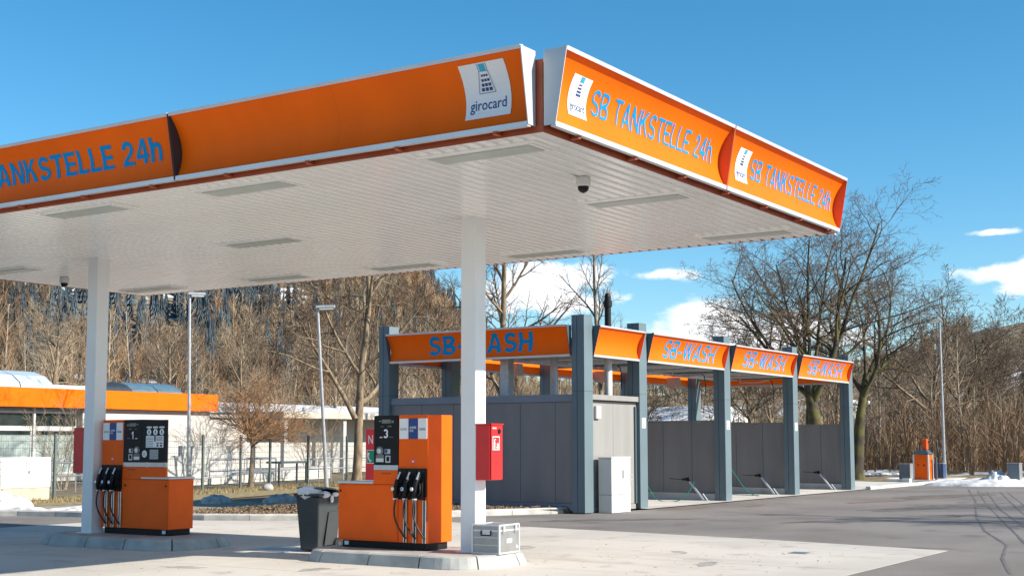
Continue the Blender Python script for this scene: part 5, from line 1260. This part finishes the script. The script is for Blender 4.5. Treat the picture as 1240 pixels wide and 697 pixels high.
for k in range(105):
    azd = random.uniform(34.5, 56); x, y = polar(azd, random.uniform(96, 150))
    if y < 66: continue
    sapling(x, y, random.choice((5, 5.5, 6, 7, 8, 9, 12))*random.uniform(.9, 1.1), 'pale trunked trees of the wood on the left', 'thin pale trunked leafless tree in the brown wood behind the supermarket')
# brushwood along the foot of the right-hand wood
bv, bf = [], []
for k in range(9000):
    azd = random.uniform(9, 20.5); r = random.uniform(58, 105); x, y = polar(azd, r)
    if math.hypot(x-41.5, y-6.2) < 9: continue
    z = float(height(x, y)); h = random.uniform(.3, 1.9)*min(1, (r-50)/18); a = random.uniform(0, 6.28); l = random.uniform(0, .5); w = .012+.010*random.random()
    ca, sa = math.cos(a), math.sin(a); i = len(bv)
    bv += [(x-sa*w, y+ca*w, z-.05), (x+sa*w, y-ca*w, z-.05), (x+ca*l, y+sa*l, z+h), (x+ca*l*.5, y+sa*l*.5, z+h*.5), (x+ca*l*.5+random.uniform(-.3, .3), y+sa*l*.5+random.uniform(-.3, .3), z+h*.95), (x+ca*l*.5+w, y+sa*l*.5, z+h*.5)]
    bf += [(i, i+1, i+2), (i+3, i+5, i+4)]
me = bpy.data.meshes.new('brushwood'); me.from_pydata(bv, [], bf); me.materials.append(m_twigr); o = bpy.data.objects.new('brushwood', me); COL.objects.link(o); tag(o, kind='stuff')
# far forest on the hillsides: bare crowns of blades, and dark conifers
def forest(n, a0, a1, r0, r1, h0, h1, blades, name, m, seed, wide, keep=None):
    g = np.random.default_rng(seed); az_ = np.radians(g.uniform(a0, a1, n)); r = np.sqrt(g.uniform(r0*r0, r1*r1, n))
    x, y = CAM.x+r*np.cos(az_), CAM.y+r*np.sin(az_)
    if keep is not None: ok = keep(x, y, np.degrees(az_), r); x, y, r = x[ok], y[ok], r[ok]
    n = len(x); z = height(x, y); H = g.uniform(h0, h1, n)
    B = blades
    X = np.repeat(x, B); Y_ = np.repeat(y, B); Z_ = np.repeat(z, B); HH = np.repeat(H, B); RR_ = np.repeat(r, B); first = np.tile(np.arange(B), n) < 2
    t = np.where(first, 0, g.uniform(.12, .85, n*B)); a = g.uniform(0, 2*np.pi, n*B); e = np.where(first, 1.5, g.uniform(.5, 1.35, n*B)); L = np.where(first, HH, HH*(1-t)*g.uniform(.35, .8, n*B)+.4)
    w = np.where(first, HH*.009, HH*.0038)*wide*np.clip(RR_/200, .45, 1.6)
    d = np.stack([np.cos(a)*np.cos(e), np.sin(a)*np.cos(e), np.sin(e)], -1); p0 = np.stack([X, Y_, Z_+t*HH-.3], -1)
    az2 = np.arctan2(Y_-CAM.y, X-CAM.x)+g.uniform(-.9, .9, n*B); sd_ = np.stack([-np.sin(az2), np.cos(az2), np.zeros(n*B)], -1)*w[:, None]
    vs = np.stack([p0-sd_, p0+sd_, p0+d*L[:, None]], 1).reshape(-1, 3)
    me = bpy.data.meshes.new(name); N = n*B; me.vertices.add(3*N); me.vertices.foreach_set('co', vs.ravel()); me.loops.add(3*N); me.loops.foreach_set('vertex_index', np.arange(3*N)); me.polygons.add(N); me.polygons.foreach_set('loop_start', np.arange(0, 3*N, 3)); me.update(); me.validate()
    me.materials.append(m); o = bpy.data.objects.new(name, me); COL.objects.link(o); return tag(o, kind='stuff')
clear = lambda x, y, a, r: (np.sin(x*.035+2)*np.sin(y*.041)+.35*np.sin(x*.11+y*.07) < .38)
forest(1000, 33, 60, 150, 300, 4, 10, 54, 'dark_twig_forest', m_twig, 12, 2.0, clear)
forest(1700, 33, 60, 140, 300, 4, 9, 54, 'hillside_forest', m_twigt, 1, 2.0, clear)
forest(900, 33, 60, 140, 330, 4, 8, 50, 'russet_forest', m_twigr, 2, 2.0, clear)
forest(1800, 9, 33, 112, 420, 3.5, 7, 46, 'hillside_forest', m_twigt, 3, 1.8, lambda x, y, a, r: clear(x, y, a, r) & ((a > 14.5) | (r < 150)))
forest(1500, 10.8, 20.8, 64, 112, 1.8, 4.4, 30, 'thicket', mat('thicket_brown', (.235, .155, .095), .9, var=.3, scale=.1), 9, 2.6, lambda x, y, a, r: ~((x > 80) & (x < 91) & (y > 7) & (y < 23)) & ((y < 10.5) | (r > 84)))
forest(420, 34, 56, 92, 145, 2.5, 5.5, 40, 'thicket', m_twigt, 10, 2.2, lambda x, y, a, r: y > 66)
def conifers(n, seed, keep):
    g = np.random.default_rng(seed); vs, fs = [], []
    for _ in range(n):
        a, r = R(g.uniform(9, 58)), math.sqrt(g.uniform(170**2, 480**2)); x, y = CAM.x+r*math.cos(a), CAM.y+r*math.sin(a)
        if not keep(x, y, math.degrees(a), r): continue
        z = float(height(x, y)); H = g.uniform(4.5, 9)
        for k in range(7):
            zb_ = z+H*(.06+.13*k); rad = H*.17*(1-k/7.6)*g.uniform(.85, 1.15); m_ = 9; i = len(vs); ph = g.uniform(0, 1)
            for q in range(m_*2):
                aa_ = 2*math.pi*q/(2*m_)+ph; rr_ = rad*(1 if q % 2 else .5)*g.uniform(.8, 1.15); vs.append((x+rr_*math.cos(aa_), y+rr_*math.sin(aa_), zb_-(.04*H if q % 2 else 0)))
            vs.append((x, y, zb_+H*.21))
            for q in range(2*m_): fs.append((i+q, i+(q+1) % (2*m_), i+2*m_))
    me = bpy.data.meshes.new('conifer_forest'); me.from_pydata(vs, [], fs); me.materials.append(m_conif); o = bpy.data.objects.new('conifer_forest', me); COL.objects.link(o); tag(o, kind='stuff')
conifers(9000, 7, lambda x, y, a, r: r > 215+25*math.sin(a*2) and a > 34.5 and (43.5 < a < 47.5 or math.sin(x*.031+1)*math.sin(y*.027)+.3*math.sin(x*.11)+.35*math.sin(x*.33+y*.29) > .16))
# one dark spruce at the right edge of the frame
vs, fs = [], []; g = np.random.default_rng(3)
sp = thing('spruce', at(66.5, 7.0), 'dark green spruce at the right edge beyond the snow heap', 'tree')
MB().tube([(66.5, 7.0, -.1), (66.5, 7.0, 7.6)], [.16, .03], 8).build('trunk', m_wood, sp)
for k in range(2600):
    t = g.uniform(.06, 1); a = g.uniform(0, 6.283); rad = 1.75*(1-t)**.85*g.uniform(.35, 1.0)+.06; z = 7.8*t-.25*rad; x, y = 66.5+rad*math.cos(a), 7+rad*math.sin(a); l = g.uniform(.14, .34); b = a+g.uniform(-.5, .5); w = .05
    i = len(vs); vs += [(x-w*math.sin(b), y+w*math.cos(b), z), (x+w*math.sin(b), y-w*math.cos(b), z), (x+l*math.cos(b), y+l*math.sin(b), z-l*.45), (x, y, z+.05)]; fs += [(i, i+1, i+2), (i, i+3, i+2), (i+1, i+2, i+3)]
MB().add(vs, fs).build('crown', m_conif, sp)
